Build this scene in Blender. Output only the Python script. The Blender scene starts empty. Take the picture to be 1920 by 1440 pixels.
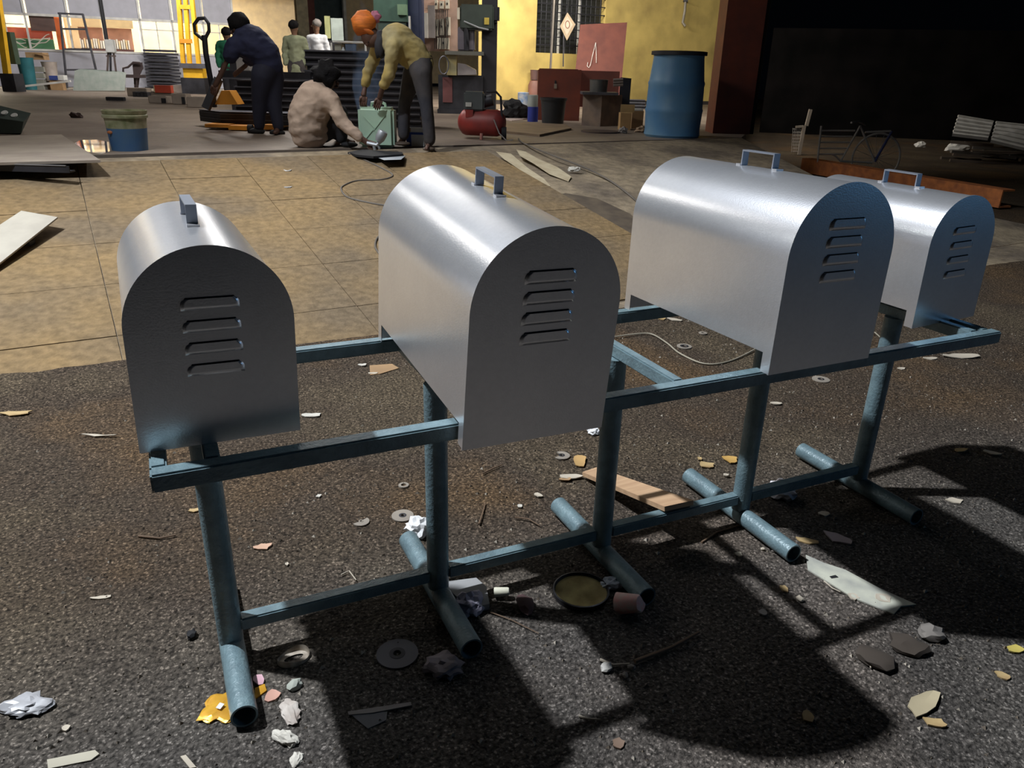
import bpy, bmesh, math, random
import numpy as np
from mathutils import Vector, Matrix, noise
from math import sin, cos, pi, tan
rnd = random.Random(7)
S = .32                                   # metres per working unit of the stand's own drawing
YAW, PITCH, ROLL, FPX = .4406, .3896, .0263, 1427.73
CAM = Vector((1.0188, -4.2133, 4.3264)) * S
sc = bpy.context.scene
C = sc.collection
# ---------------------------------------------------------------- camera
FW = Vector((sin(YAW)*cos(PITCH), cos(YAW)*cos(PITCH), -sin(PITCH)))
_r0 = Vector((cos(YAW), -sin(YAW), 0)); _u0 = _r0.cross(FW)
RT = cos(ROLL)*_r0 + sin(ROLL)*_u0
UP = -sin(ROLL)*_r0 + cos(ROLL)*_u0
cd = bpy.data.cameras.new('camera'); cam = bpy.data.objects.new('camera', cd); C.objects.link(cam)
cd.sensor_width = 36; cd.sensor_fit = 'HORIZONTAL'; cd.lens = FPX/1920*36; cd.clip_end = 200
cam.matrix_world = Matrix(((RT.x, UP.x, -FW.x, CAM.x), (RT.y, UP.y, -FW.y, CAM.y), (RT.z, UP.z, -FW.z, CAM.z), (0, 0, 0, 1)))
sc.camera = cam
# ---------------------------------------------------------------- world, light, exposure
sc.view_settings.view_transform = 'Standard'; sc.view_settings.look = 'None'
sc.view_settings.exposure = 0; sc.view_settings.gamma = 1; sc.view_settings.use_curve_mapping = False
w = bpy.data.worlds.new('night'); sc.world = w; w.use_nodes = True
w.node_tree.nodes['Background'].inputs[0].default_value = (.16, .22, .34, 1)
w.node_tree.nodes['Background'].inputs[1].default_value = .003
def aim(o, t): o.rotation_euler = (Vector(t)-o.location).to_track_quat('-Z', 'Y').to_euler()
def light(name, kind, loc, col, e, tgt=None, **k):
    l = bpy.data.lights.new(name, kind); l.color = col; l.energy = e
    for a, b in k.items(): setattr(l, a, b)
    o = bpy.data.objects.new(name, l); o.location = loc; C.objects.link(o)
    if tgt: aim(o, tgt)
    return o
light('yard_floodlight', 'SPOT', (-2.85, 2.85, 8.0), (.89, .94, 1.0), 5300, (1.3, 2.1, .3), shadow_soft_size=.13, spot_size=1.36, spot_blend=.9)
HX = Vector((cos(YAW), -sin(YAW), 0)); HV = Vector((sin(YAW), cos(YAW), 0)); G0 = Vector((CAM.x, CAM.y, 0))
def W(u, v, z): return G0 + HX*u + HV*v + Vector((0, 0, z))
ZF = .59
for n, u, v, z, sx, e, col, tg in (('workshop_tube_light_left', -9, 20.5, 4.8, 5, 360, (1, .97, .95), (-9.5, 26, 1.6)), ('workshop_tube_light_back', -1.8, 18, 4.8, 4, 560, (1, .93, .82), (-1.8, 23.5, 1.6)),
                          ('workshop_tube_light_right', 2.6, 14.5, 4.6, 3, 350, (1, .95, .86), (2.6, 21, 1.6)), ('workshop_tube_light_middle', -3.5, 13, 4.5, 4, 190, (1, .97, .93), (-3.2, 13.2, 0)),
                          ('workshop_tube_light_front', -2.6, 7.6, 4.3, 2.4, 52, (1, .96, .9), (-2.3, 9.2, 0))):
    light(n, 'AREA', W(u, v, z), col, e, W(*tg), shape='RECTANGLE', size=sx, size_y=.3)
o = light('apron_fill_light', 'AREA', (-1.3, 5.6, 3.9), (1, .95, .88), 13, shape='RECTANGLE', size=1.6, size_y=.12); aim(o, (.6, 3.4, .3))  # added fill above the ramp for streaks on the covers and brighter slabs
light('cover_streak_fill', 'AREA', (-4.6, 3.9, 3.5), (.97, 1, .97), 20, (1.2, .4, 1.0), shape='RECTANGLE', size=1.2, size_y=.1)  # added light without a fixture: second streak and brighter sides on the covers
light('blue_panel_fill', 'AREA', (7.2, -3.2, 1.7), (.22, .55, 1.0), 16, (2.4, 0, .8), shape='RECTANGLE', size=1.2, size_y=1.2)  # added blue light off frame, tints the front panels of the right covers

# ---------------------------------------------------------------- pixel helpers (1920 x 1440) that turn a sight line into a point of the place
def ray(px, py): return FW*FPX + RT*(px-960) - UP*(py-720)
def on_z(px, py, z=0):
    d = ray(px, py); return CAM + d*((z-CAM.z)/d.z)
def on_v(px, py, v):
    d = ray(px, py); return CAM + d*(v/d.dot(HV))
PHI = .085
EX = Vector((cos(PHI), sin(PHI), 0)); EY = Vector((-sin(PHI), cos(PHI), 0))     # axes of the workshop building
def on_e(px, py, eta):
    d = ray(px, py); return CAM + d*((eta-CAM.dot(EY))/d.dot(EY))
E0, E1 = 2.45, 6.10; SL = ZF/(E1-E0)
def surf(px, py, lift=0):
    p = on_z(px, py, lift)
    if p.dot(EY) < E0 or (px > 1400 and py < 330): return p
    n = Vector((0, 0, 1)) - EY*SL; d = ray(px, py)
    t = (-SL*E0+lift - n.dot(CAM))/n.dot(d); p = CAM+d*t
    if p.dot(EY) < E1: return p
    return on_z(px, py, ZF+lift)
def mpp(p): return (p-CAM).dot(FW)/FPX       # metres per pixel at a point
# ---------------------------------------------------------------- materials
M = {}
def mat(name, c, rough=.6, metal=0, c2=None, scale=4, bump=0, bscale=None, emit=None, detail=6, lo=.35, hi=.65, stretch=None, aniso=0, alpha=None, world=False, spec=None):
    if name in M: return M[name]
    m = bpy.data.materials.new(name); m.use_nodes = True; nt = m.node_tree; N = nt.nodes; L = nt.links
    b = N['Principled BSDF']; b.inputs['Roughness'].default_value = rough; b.inputs['Metallic'].default_value = metal
    b.inputs['Base Color'].default_value = (*c, 1)
    if aniso: b.inputs['Anisotropic'].default_value = aniso
    tc = N.new('ShaderNodeTexCoord'); src = tc.outputs['Object']
    if spec is not None: b.inputs['Specular IOR Level'].default_value = spec
    if world: src = N.new('ShaderNodeNewGeometry').outputs['Position']
    if stretch:
        mp = N.new('ShaderNodeMapping'); mp.inputs['Scale'].default_value = stretch; L.new(src, mp.inputs[0]); src = mp.outputs[0]
    if c2 is None: c2 = tuple(x*.72 for x in c)
    nz = N.new('ShaderNodeTexNoise'); nz.inputs['Scale'].default_value = scale; nz.inputs['Detail'].default_value = detail; L.new(src, nz.inputs['Vector'])
    cr = N.new('ShaderNodeValToRGB'); cr.color_ramp.elements[0].position = lo; cr.color_ramp.elements[1].position = hi
    cr.color_ramp.elements[0].color = (*c, 1); cr.color_ramp.elements[1].color = (*c2, 1)
    L.new(nz.outputs['Fac'], cr.inputs[0]); L.new(cr.outputs[0], b.inputs['Base Color'])
    if bump:
        n3 = N.new('ShaderNodeTexNoise'); n3.inputs['Scale'].default_value = (bscale or scale*6)*.35; n3.inputs['Detail'].default_value = 10; L.new(src, n3.inputs['Vector'])
        mr3 = N.new('ShaderNodeMapRange'); mr3.inputs['From Min'].default_value = .3; mr3.inputs['From Max'].default_value = .7; mr3.inputs['To Min'].default_value = 1-.35*min(1, bump*1.6); mr3.inputs['To Max'].default_value = 1+.25*min(1, bump*1.6); L.new(n3.outputs['Fac'], mr3.inputs['Value'])
        vm = N.new('ShaderNodeVectorMath'); vm.operation = 'SCALE'; L.new(cr.outputs[0], vm.inputs[0]); L.new(mr3.outputs[0], vm.inputs['Scale']); L.new(vm.outputs[0], b.inputs['Base Color'])
        n2 = N.new('ShaderNodeTexNoise'); n2.inputs['Scale'].default_value = bscale or scale*6; n2.inputs['Detail'].default_value = 5; L.new(src, n2.inputs['Vector'])
        bp = N.new('ShaderNodeBump'); bp.inputs['Strength'].default_value = bump; bp.inputs['Distance'].default_value = .01
        L.new(n2.outputs['Fac'], bp.inputs['Height']); L.new(bp.outputs[0], b.inputs['Normal'])
    if emit: b.inputs['Emission Color'].default_value = (*emit[:3], 1); b.inputs['Emission Strength'].default_value = emit[3]
    if alpha: b.inputs['Alpha'].default_value = alpha
    M[name] = m; return m
def soilmat():
    m = bpy.data.materials.new('soil'); m.use_nodes = True; nt = m.node_tree; N = nt.nodes; L = nt.links; b = N['Principled BSDF']
    tc = N.new('ShaderNodeTexCoord')
    def nz(s, d=8, dist=0):
        n = N.new('ShaderNodeTexNoise'); n.inputs['Scale'].default_value = s; n.inputs['Detail'].default_value = d; n.inputs['Distortion'].default_value = dist
        L.new(tc.outputs['Object'], n.inputs['Vector']); return n
    def ramp(n, els):
        r = N.new('ShaderNodeValToRGB')
        for i, (p, c) in enumerate(els):
            e = r.color_ramp.elements[i] if i < 2 else r.color_ramp.elements.new(p)
            e.position = p; e.color = (*c, 1)
        L.new(n.outputs['Fac'], r.inputs[0]); return r
    a = ramp(nz(.9, 6), [(.36, (.082, .064, .044)), (.62, (.088, .058, .034)), (.5, (.058, .044, .033))])
    f = ramp(nz(90, 9), [(.33, (.35, .35, .35)), (.68, (2.0, 1.95, 1.85))])
    mx = N.new('ShaderNodeMix'); mx.data_type = 'RGBA'; mx.blend_type = 'MULTIPLY'; mx.inputs[0].default_value = 1
    L.new(a.outputs[0], mx.inputs[6]); L.new(f.outputs[0], mx.inputs[7])
    # grey ashy gravel towards the viewer's side of the stand, browner soil behind it
    sx = N.new('ShaderNodeSeparateXYZ'); L.new(tc.outputs['Object'], sx.inputs[0])
    mr = N.new('ShaderNodeMapRange'); mr.inputs['From Min'].default_value = .75; mr.inputs['From Max'].default_value = .05; L.new(sx.outputs['Y'], mr.inputs['Value'])
    hs = N.new('ShaderNodeHueSaturation'); hs.inputs['Saturation'].default_value = .42; hs.inputs['Value'].default_value = 1.05; L.new(mx.outputs[2], hs.inputs['Color'])
    m2 = N.new('ShaderNodeMix'); m2.data_type = 'RGBA'; L.new(mr.outputs[0], m2.inputs[0]); L.new(mx.outputs[2], m2.inputs[6]); L.new(hs.outputs[0], m2.inputs[7])
    vo = N.new('ShaderNodeTexVoronoi'); vo.inputs['Scale'].default_value = 210; L.new(tc.outputs['Object'], vo.inputs['Vector'])
    sv = N.new('ShaderNodeSeparateColor'); L.new(vo.outputs['Color'], sv.inputs[0])
    mv = N.new('ShaderNodeMapRange'); mv.inputs['From Min'].default_value = .86; mv.inputs['From Max'].default_value = .9; mv.inputs['To Min'].default_value = .84; mv.inputs['To Max'].default_value = 2.1; L.new(sv.outputs[0], mv.inputs['Value'])
    vs_ = N.new('ShaderNodeVectorMath'); vs_.operation = 'SCALE'; L.new(m2.outputs[2], vs_.inputs[0]); L.new(mv.outputs[0], vs_.inputs['Scale'])
    L.new(vs_.outputs[0], b.inputs['Base Color']); b.inputs['Roughness'].default_value = .95; b.inputs['Specular IOR Level'].default_value = .15
    bp = N.new('ShaderNodeBump'); bp.inputs['Strength'].default_value = .9; bp.inputs['Distance'].default_value = .012
    L.new(nz(120, 7).outputs['Fac'], bp.inputs['Height']); L.new(bp.outputs[0], b.inputs['Normal'])
    return m
SOIL = soilmat()
CONC = mat('apron_concrete', (.255, .17, .08), .85, c2=(.17, .125, .078), scale=1.1, bump=.5, bscale=60, detail=14, world=True, lo=.38, hi=.66, spec=.2)
FLOOR = mat('workshop_floor', (.25, .2, .155), .6, c2=(.16, .12, .095), scale=1.1, bump=.3, bscale=25, detail=9)
STEEL = mat('galvanised_sheet', (.86, .87, .90), .28, .84, c2=(.82, .83, .865), scale=9, bump=.05, bscale=260)
PAINT = mat('blue_grey_primer', (.17, .25, .275), .36, .1, c2=(.12, .18, .205), scale=14, bump=.25, bscale=120)
HAND = mat('handle_steel', (.34, .37, .43), .45, .7)
BLACK = mat('black_void', (.01, .01, .012), .8)
DARK = mat('dark_steel', (.055, .055, .066), .5, .5, c2=(.03, .03, .035))
DARKL = mat('mill_scale_edge', (.2, .2, .23), .45, .6)
RUST = mat('red_oxide', (.24, .06, .035), .6, c2=(.17, .05, .035), bump=.1)
RUSTB = mat('rusty_beam', (.55, .18, .05), .8, c2=(.34, .11, .04), scale=9, bump=.2)
CREAM = mat('cream_wall_paint', (.72, .57, .34), .7, c2=(.6, .47, .3))
YEL = mat('yellow_wall_paint', (.64, .48, .15), .75, c2=(.40, .29, .10), scale=1.1, detail=12, bump=.25, lo=.48, hi=.74)
GREYP = mat('grey_partition', (.46, .46, .52), .6, c2=(.41, .41, .46))
WHITE = mat('off_white', (.75, .74, .7), .6)
ORANGE = mat('orange_paint', (.8, .32, .03), .5, c2=(.65, .25, .03))
YELP = mat('yellow_crane_paint', (.85, .48, .03), .5)
WOOD = mat('pale_wood', (.52, .34, .2), .7, c2=(.42, .26, .15), scale=3, stretch=(2, 14, 14))
CARD = mat('brown_card', (.42, .26, .13), .8)
PLY = mat('grey_plate', (.36, .3, .24), .6, c2=(.27, .22, .18), scale=3, bump=.1)
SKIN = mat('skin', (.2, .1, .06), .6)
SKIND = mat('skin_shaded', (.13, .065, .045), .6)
HAIR = mat('black_hair', (.010, .009, .010), .8, bump=.6, bscale=60, spec=.15)
# ---------------------------------------------------------------- mesh helpers
def tag(o, label=None, cat=None, group=None, kind=None):
    for k, v in (('label', label), ('category', cat), ('group', group), ('kind', kind)):
        if v: o[k] = v
    return o
def empty(name, loc, rz=0, label=None, cat=None, group=None, kind=None, rot=None):
    o = bpy.data.objects.new(name, None); o.empty_display_size = .1; o.location = loc
    o.rotation_euler = rot.to_euler() if rot else (0, 0, rz)
    C.objects.link(o); tag(o, label, cat, group, kind); return o
def fin(name, bm, m, parent=None, loc=None, rz=0, ang=.6, label=None, cat=None, group=None, kind=None):
    bmesh.ops.recalc_face_normals(bm, faces=bm.faces)
    me = bpy.data.meshes.new(name); bm.to_mesh(me); bm.free()
    for mm in (m if isinstance(m, (list, tuple)) else [m]): me.materials.append(mm)
    me.shade_smooth(); me.set_sharp_from_angle(angle=ang)
    o = bpy.data.objects.new(name, me); C.objects.link(o)
    if parent: o.parent = parent
    if loc is not None: o.location = loc
    if rz: o.rotation_euler = (0, 0, rz)
    return tag(o, label, cat, group, kind)
def B(): return bmesh.new()
def box(bm, x0, x1, y0, y1, z0, z1, mx=None, mi=0):
    vs = [Vector((x, y, z)) for z in (z0, z1) for y in (y0, y1) for x in (x0, x1)]
    if mx: vs = [mx @ v for v in vs]
    v = [bm.verts.new(a) for a in vs]
    for f in ((0, 2, 3, 1), (4, 5, 7, 6), (0, 1, 5, 4), (2, 6, 7, 3), (0, 4, 6, 2), (1, 3, 7, 5)):
        bm.faces.new([v[i] for i in f]).material_index = mi
    return v
def hexa(bm, pts, mi=0):                       # 8 corners: bottom loop of four, top loop of four
    v = [bm.verts.new(a) for a in pts]
    for f in ((3, 2, 1, 0), (4, 5, 6, 7), (0, 1, 5, 4), (1, 2, 6, 5), (2, 3, 7, 6), (3, 0, 4, 7)):
        bm.faces.new([v[i] for i in f]).material_index = mi
def bar(bm, a, b, w, h, up=Vector((0, 0, 1)), mi=0):
    a, b = Vector(a), Vector(b); d = (b-a).normalized(); s = d.cross(up)
    s = s.normalized() if s.length > 1e-4 else Vector((1, 0, 0)); t = s.cross(d)
    q = [s*-w/2-t*h/2, s*w/2-t*h/2, s*w/2+t*h/2, s*-w/2+t*h/2]
    hexa(bm, [a+x for x in q]+[b+x for x in q], mi)
def tube(bm, pts, r, n=10, cap=True, mi=0):
    pts = [Vector(p) for p in pts]; rs = r if isinstance(r, (list, tuple)) else [r]*len(pts); rings = []
    ref = Vector((0, 0, 1))
    for i, p in enumerate(pts):
        d = (pts[min(i+1, len(pts)-1)]-pts[max(i-1, 0)]).normalized()
        if abs(d.dot(ref)) > .95: ref = Vector((1, 0, 0)) if abs(d.x) < .9 else Vector((0, 1, 0))
        s = d.cross(ref).normalized(); t = s.cross(d); ref = t
        rings.append([bm.verts.new(p+(s*cos(a)+t*sin(a))*rs[i]) for a in [2*pi*k/n for k in range(n)]])
    for a, b in zip(rings, rings[1:]):
        for k in range(n): bm.faces.new((a[k], a[(k+1) % n], b[(k+1) % n], b[k])).material_index = mi
    if cap: bm.faces.new(rings[0]).material_index = mi; bm.faces.new(rings[-1][::-1]).material_index = mi
def pipe(bm, a, b, r, t=.004, n=28):            # hollow open-ended pipe
    a, b = Vector(a), Vector(b); d = (b-a).normalized(); s = d.cross(Vector((0, 0, 1)) if abs(d.z) < .9 else Vector((1, 0, 0))).normalized(); u = s.cross(d)
    R = [[bm.verts.new(p+(s*cos(2*pi*k/n)+u*sin(2*pi*k/n))*q) for k in range(n)] for p, q in ((a, r), (b, r), (b, r-t), (a, r-t))]
    for i in range(4):
        A, Bb = R[i], R[(i+1) % 4]
        for k in range(n): bm.faces.new((A[k], A[(k+1) % n], Bb[(k+1) % n], Bb[k]))
def lathe(bm, prof, n=28, mx=None, mi=0):
    R = []
    for r, z in prof:
        if r < 1e-6: v = Vector((0, 0, z)); R.append([bm.verts.new(mx @ v if mx else v)])
        else:
            ring = [Vector((r*cos(2*pi*k/n), r*sin(2*pi*k/n), z)) for k in range(n)]
            R.append([bm.verts.new(mx @ v if mx else v) for v in ring])
    for a, b in zip(R, R[1:]):
        for k in range(n):
            if len(a) == 1 and len(b) == 1: continue
            if len(a) == 1: f = (a[0], b[(k+1) % n], b[k])
            elif len(b) == 1: f = (a[k], a[(k+1) % n], b[0])
            else: f = (a[k], a[(k+1) % n], b[(k+1) % n], b[k])
            bm.faces.new(f).material_index = mi
def prism(bm, poly, off, mi=0):                 # polygon of 3-D points swept by a vector
    off = Vector(off); a = [bm.verts.new(Vector(p)) for p in poly]; b = [bm.verts.new(Vector(p)+off) for p in poly]; n = len(a)
    bm.faces.new(a[::-1]).material_index = mi; bm.faces.new(b).material_index = mi
    for k in range(n): bm.faces.new((a[k], a[(k+1) % n], b[(k+1) % n], b[k])).material_index = mi
def ball(bm, c, r, sub=2, sq=(1, 1, 1), jit=0, mi=0, seed=0):
    k = bmesh.ops.create_icosphere(bm, subdivisions=sub, radius=1)
    for v in k['verts']:
        f = 1+jit*noise.noise(v.co*2.1+Vector((seed*3.7, seed, 0)))
        v.co = Vector((v.co.x*sq[0]*r*f, v.co.y*sq[1]*r*f, v.co.z*sq[2]*r*f))+Vector(c)
    for f in bm.faces:
        if all(v in k['verts'] for v in f.verts[:1]): pass
    return k['verts']
def copy_tree(o, parent=None):
    c = o.copy(); C.objects.link(c); c.parent = parent
    for ch in list(o.children): copy_tree(ch, c)
    return c
# ================================================================ THE SETTING
# soil yard: fine relief near the viewer, plain beyond
nx, ny = 330, 190
X = np.linspace(-1.6, 5.2, nx); Y = np.linspace(-1.4, 2.62, ny); XX, YY = np.meshgrid(X, Y)
Z = np.zeros_like(XX)
rs = np.random.RandomState(3)
for k, (n, a) in enumerate(((14, .006), (40, .004), (110, .0028), (240, .0022))):
    g = rs.rand(n+2, n+2); fx = (XX-X[0])/(X[-1]-X[0])*n; fy = (YY-Y[0])/(Y[-1]-Y[0])*n
    ix, iy = fx.astype(int), fy.astype(int); tx, ty = fx-ix, fy-iy; tx = tx*tx*(3-2*tx); ty = ty*ty*(3-2*ty)
    Z += a*((g[iy, ix]*(1-tx)+g[iy, ix+1]*tx)*(1-ty)+(g[iy+1, ix]*(1-tx)+g[iy+1, ix+1]*tx)*ty-.62)
Z = np.minimum(Z, .003); Z[0, :] = Z[-1, :] = 0; Z[:, 0] = Z[:, -1] = 0
co = np.stack([XX, YY, Z], -1).reshape(-1, 3)
idx = np.arange(nx*ny).reshape(ny, nx); q = np.stack([idx[:-1, :-1], idx[:-1, 1:], idx[1:, 1:], idx[1:, :-1]], -1).reshape(-1, 4)
ext = [(-14, -9), (40, -9), (40, 45), (-14, 45)]; base = len(co)
co2 = np.concatenate([co, np.array([(x, y, 0.) for x, y in ext])])
faces = q.tolist(); c0, c1, c2_, c3 = idx[0, 0], idx[0, -1], idx[-1, -1], idx[-1, 0]
faces += [[base, base+1]+idx[0, ::-1].tolist(), [base+1, base+2]+idx[::-1, -1].tolist(), [base+2, base+3]+idx[-1, :].tolist(), [base+3, base]+idx[:, 0].tolist()]
me = bpy.data.meshes.new('soil_ground'); me.from_pydata(co2.tolist(), [], faces); me.materials.append(SOIL); me.shade_smooth()
g = bpy.data.objects.new('floor', me); C.objects.link(g); tag(g, kind='structure', label='dark brown soil yard littered with grit')
# grit: countless crumbs
def soilz(x, y):
    i, j = (x-X[0])/(X[-1]-X[0])*(nx-1), (y-Y[0])/(Y[-1]-Y[0])*(ny-1)
    return float(Z[int(min(max(j, 0), ny-1)), int(min(max(i, 0), nx-1))])
bm = B()
for k in range(9500):
    if k < 6500: x, y = rnd.uniform(-1.2, 3.9), rnd.uniform(-1.2, 1.0)
    else: x, y = rnd.uniform(-1.0, 5.0), rnd.uniform(.8, 2.45)
    r = rnd.choice((.0022, .003, .003, .004, .006))*rnd.uniform(.7, 1.3); zz = soilz(x, y)-.0012
    vs = [bm.verts.new((x+r*1.4*cos(a+k)*rnd.uniform(.7, 1.2), y+r*sin(a+k)*rnd.uniform(.7, 1.2), zz)) for a in (0, 2.1, 4.2)]
    t = bm.verts.new((x, y, zz+r*1.1+.001))
    mi = 0 if rnd.random() < .7 else 1
    for i in range(3): bm.faces.new((vs[i], vs[(i+1) % 3], t)).material_index = mi
fin('grit', bm, [mat('grit_dark', (.15, .12, .09), .9), mat('grit_pale', (.42, .37, .3), .9)], ang=.01, kind='stuff', label='loose grit and crumbs scattered over the dark soil', cat='grit')
# ramp of the apron (plain concrete under the slabs, stained on the right)
def ep(xi, eta, z): return EX*xi + EY*eta + Vector((0, 0, z))
bnd = [surf(1390, 258), Vector((7.17, 5.18, .5)), Vector((8.3, 3.75, .3)), Vector((9.3, 2.75, 0))]
bm = B()
P_r = surf(1390, 258)
top = [ep(-7, E0, 0), ep(9.0, E0, 0), Vector((8.35, 3.65, 0)), Vector((7.2, 5.18, 0)), Vector((P_r.x, P_r.y, 0)), ep(-7, E1, 0)]
for v in top: v.z = max(0, min(ZF, (v.dot(EY)-E0)*SL)) - .004
a = [bm.verts.new(v) for v in top]; b2 = [bm.verts.new((v.x, v.y, -.2)) for v in top]
bm.faces.new(a)
for k in range(len(a)): bm.faces.new((a[k], b2[k], b2[(k+1) % len(a)], a[(k+1) % len(a)]))
prism(bm, [Vector((.9, 2.5, -.2)), Vector((9.3, 2.5, -.2)), ep(9.05, E0+.01, -.2), ep(.9, E0+.01, -.2)], (0, 0, .201))
RAMP2 = mat('stained_ramp', (.30, .235, .155), .8, c2=(.16, .125, .09), scale=1.6, bump=.6, bscale=30, detail=11, lo=.4, hi=.62)
ramp = fin('floor', bm, RAMP2, kind='structure', label='sloping concrete apron up to the workshop')
ROW, COL = .667, .642
k = 0
slabm = None
for i in range(-7, 4):
    for j in range(-1, 7):
        xi0 = 1.59 + COL*i; et0 = 4.20 + ROW*(j-2)
        x0, x1, y0, y1 = xi0, xi0+COL-.006, et0, et0+ROW-.006
        y0c, y1c = max(y0, E0+.03), min(y1, E1-.002)
        if y1c-y0c < .05: continue
        bm = B(); cx, cy = (x0+x1)/2, (y0c+y1c)/2
        zf = lambda e: (e-cy)*SL
        pts = [(x0-cx, y0c-cy, zf(y0c)), (x1-cx, y0c-cy, zf(y0c)), (x1-cx, y1c-cy, zf(y1c)), (x0-cx, y1c-cy, zf(y1c))]
        dz = .006+rnd.uniform(-.0015, .0015)
        hexa(bm, [Vector(p)-Vector((0, 0, .03)) for p in pts]+[Vector(p)+Vector((0, 0, dz)) for p in pts])
        cen = ep(cx, cy, (cy-E0)*SL)
        o = fin('concrete_slab', bm, CONC, parent=ramp, loc=cen, rz=PHI)
# soil drifted over the foot of the apron
bm = B(); n_ = 260; rows = []
for k in range(n_+1):
    x = -7+16.3*k/n_; ye = 2.62+.03*noise.noise(Vector((x*1.7, 0, 0)))+.018*noise.noise(Vector((x*9, 3, 0)))
    ze = max(0, (Vector((x, ye, 0)).dot(EY)-E0)*SL)+.004
    rows.append((bm.verts.new((x, 2.2, -.006)), bm.verts.new((x, (2.2+ye)/2, ze*.62+.001)), bm.verts.new((x, ye-.02, ze+.001)), bm.verts.new((x, ye, ze-.006))))
for p_, q_ in zip(rows, rows[1:]):
    for j in range(3): bm.faces.new((p_[j], q_[j], q_[j+1], p_[j+1]))
fin('floor', bm, SOIL, kind='structure', label='soil drifted over the foot of the concrete apron')
# plateau of the workshop
P0 = surf(1390, 258)
bm = B()
tp = [ep(-30, E1, ZF), Vector((P0.x, P0.y, ZF)), on_z(1399, 250, ZF), on_z(1401, 182, ZF), ep(18, 36, ZF), ep(-30, 36, ZF)]
tp = [Vector((p.x, p.y, ZF)) for p in tp]
prism(bm, [p-Vector((0, 0, .7)) for p in tp], (0, 0, .7))
fin('floor', bm, FLOOR, kind='structure', label='brown concrete floor of the open workshop')

# ---- walls of the building
def wallbox(name, x0, x1, eta, th, z0, z1, m, parent=None, **k):
    bm = B(); box(bm, x0, x1, 0, th, z0, z1); o = fin(name, bm, m, parent, **k)
    if not parent: o.location = EY*eta; o.rotation_euler = (0, 0, PHI)
    else: o.location = (0, 0, 0)
    return o
ETO = on_z(150, 163, ZF).dot(EY)
def xe(px, py, eta):
    p = on_e(px, py, eta); return p.dot(EX), p.z
def wroot(name, eta, **k): return empty(name, EY*eta, PHI, **k)
def wpart(name, px0, py0, px1, py1, eta, d0, d1, m, parent, **k):
    x0, z1 = xe(px0, py0, eta); x1, _ = xe(px1, py0, eta); _, z0 = xe(px0, py1, eta)
    bm = B(); box(bm, x0, x1, d0, d1, z0, z1); return fin(name, bm, m, parent, **k)
zs = xe(150, 96, ETO)[1]; zt = xe(150, 32, ETO)[1]
xl_, xr_ = xe(-160, 60, ETO)[0], xe(437, 60, ETO)[0]
r = wroot('wall_back', ETO, kind='structure', label='grey office partition with a band of windows')
bm = B(); box(bm, xl_, xr_, 0, .1, ZF, zs); fin('lower_panel', bm, GREYP, r)
bm = B(); box(bm, xl_, xr_, -.04, .14, zs-.03, zs+.03); fin('sill', bm, WHITE, r)
bm = B(); box(bm, xl_, xr_, -.03, .13, zt-.03, zt+.04); fin('window_rail', bm, WHITE, r)
mu = [-30, 48, 128, 192, 262, 322, 380, 437]
for a, b_ in zip(mu, mu[1:]):
    xa, xb = xe(a, 20, ETO)[0], xe(b_, 20, ETO)[0]
    bm = B(); box(bm, xa+.02, xb-.02, .02, .08, zt+.04, 5.4); fin('upper_panel', bm, GREYP, r)
for a in mu:
    xa = xe(a, 40, ETO)[0]; bm = B(); box(bm, xa-.03, xa+.03, -.03, .12, zs, 5.4); fin('mullion', bm, WHITE, r)
glass = bpy.data.materials.new('window_glass'); glass.use_nodes = True
nt = glass.node_tree; nt.nodes.clear(); o_ = nt.nodes.new('ShaderNodeOutputMaterial'); mxs = nt.nodes.new('ShaderNodeMixShader'); mxs.inputs[0].default_value = .1
tr = nt.nodes.new('ShaderNodeBsdfTransparent'); gl = nt.nodes.new('ShaderNodeBsdfGlossy'); gl.inputs['Roughness'].default_value = .08
nt.links.new(tr.outputs[0], mxs.inputs[1]); nt.links.new(gl.outputs[0], mxs.inputs[2]); nt.links.new(mxs.outputs[0], o_.inputs[0])
for a, b_ in zip(mu, mu[1:]):
    xa, xb = xe(a, 60, ETO)[0], xe(b_, 60, ETO)[0]
    bm = B(); box(bm, xa+.03, xb-.03, .045, .053, zs+.03, zt-.03); fin('pane', bm, glass, r)
    if a in (262, 322, 380, -30):
        bm = B(); xm = xa*.45+xb*.55; box(bm, xm-.015, xm+.015, .02, .09, zs+.03, zt-.03); zz = zs+(zt-zs)*.72; box(bm, xa, xb, .02, .09, zz-.015, zz+.015); fin('glazing_bar', bm, WHITE, r)
# office room behind the glass
ETB = ETO+3.2
r2 = wroot('wall_office', ETB, kind='structure', label='cream back wall of the lit office')
bm = B(); box(bm, xl_-2, xr_+3, 0, .1, 0, 5); fin('back_panel', bm, CREAM, r2)
bm = B(); box(bm, xl_-2, xr_+3, -3.1, 0, 3.9, 4.0); fin('office_ceiling', bm, WHITE, r2)
o = light('office_tube_light', 'AREA', EX*((xl_+xr_)/2)+EY*(ETO+1.6)+Vector((0, 0, 3.75)), (1, .93, .74), 950, shape='RECTANGLE', size=9, size_y=1.0); o.rotation_euler = (0, 0, PHI)
BRN = mat('brown_board', (.16, .09, .075), .6); SALM = mat('salmon_board', (.5, .25, .17), .6); ORP = mat('orange_curtain', (.75, .16, .03), .7)
REDG = mat('red_panel', (.55, .1, .05), .6); GRN = mat('green_panel', (.07, .25, .12), .6)
eta = ETO+.25
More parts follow.
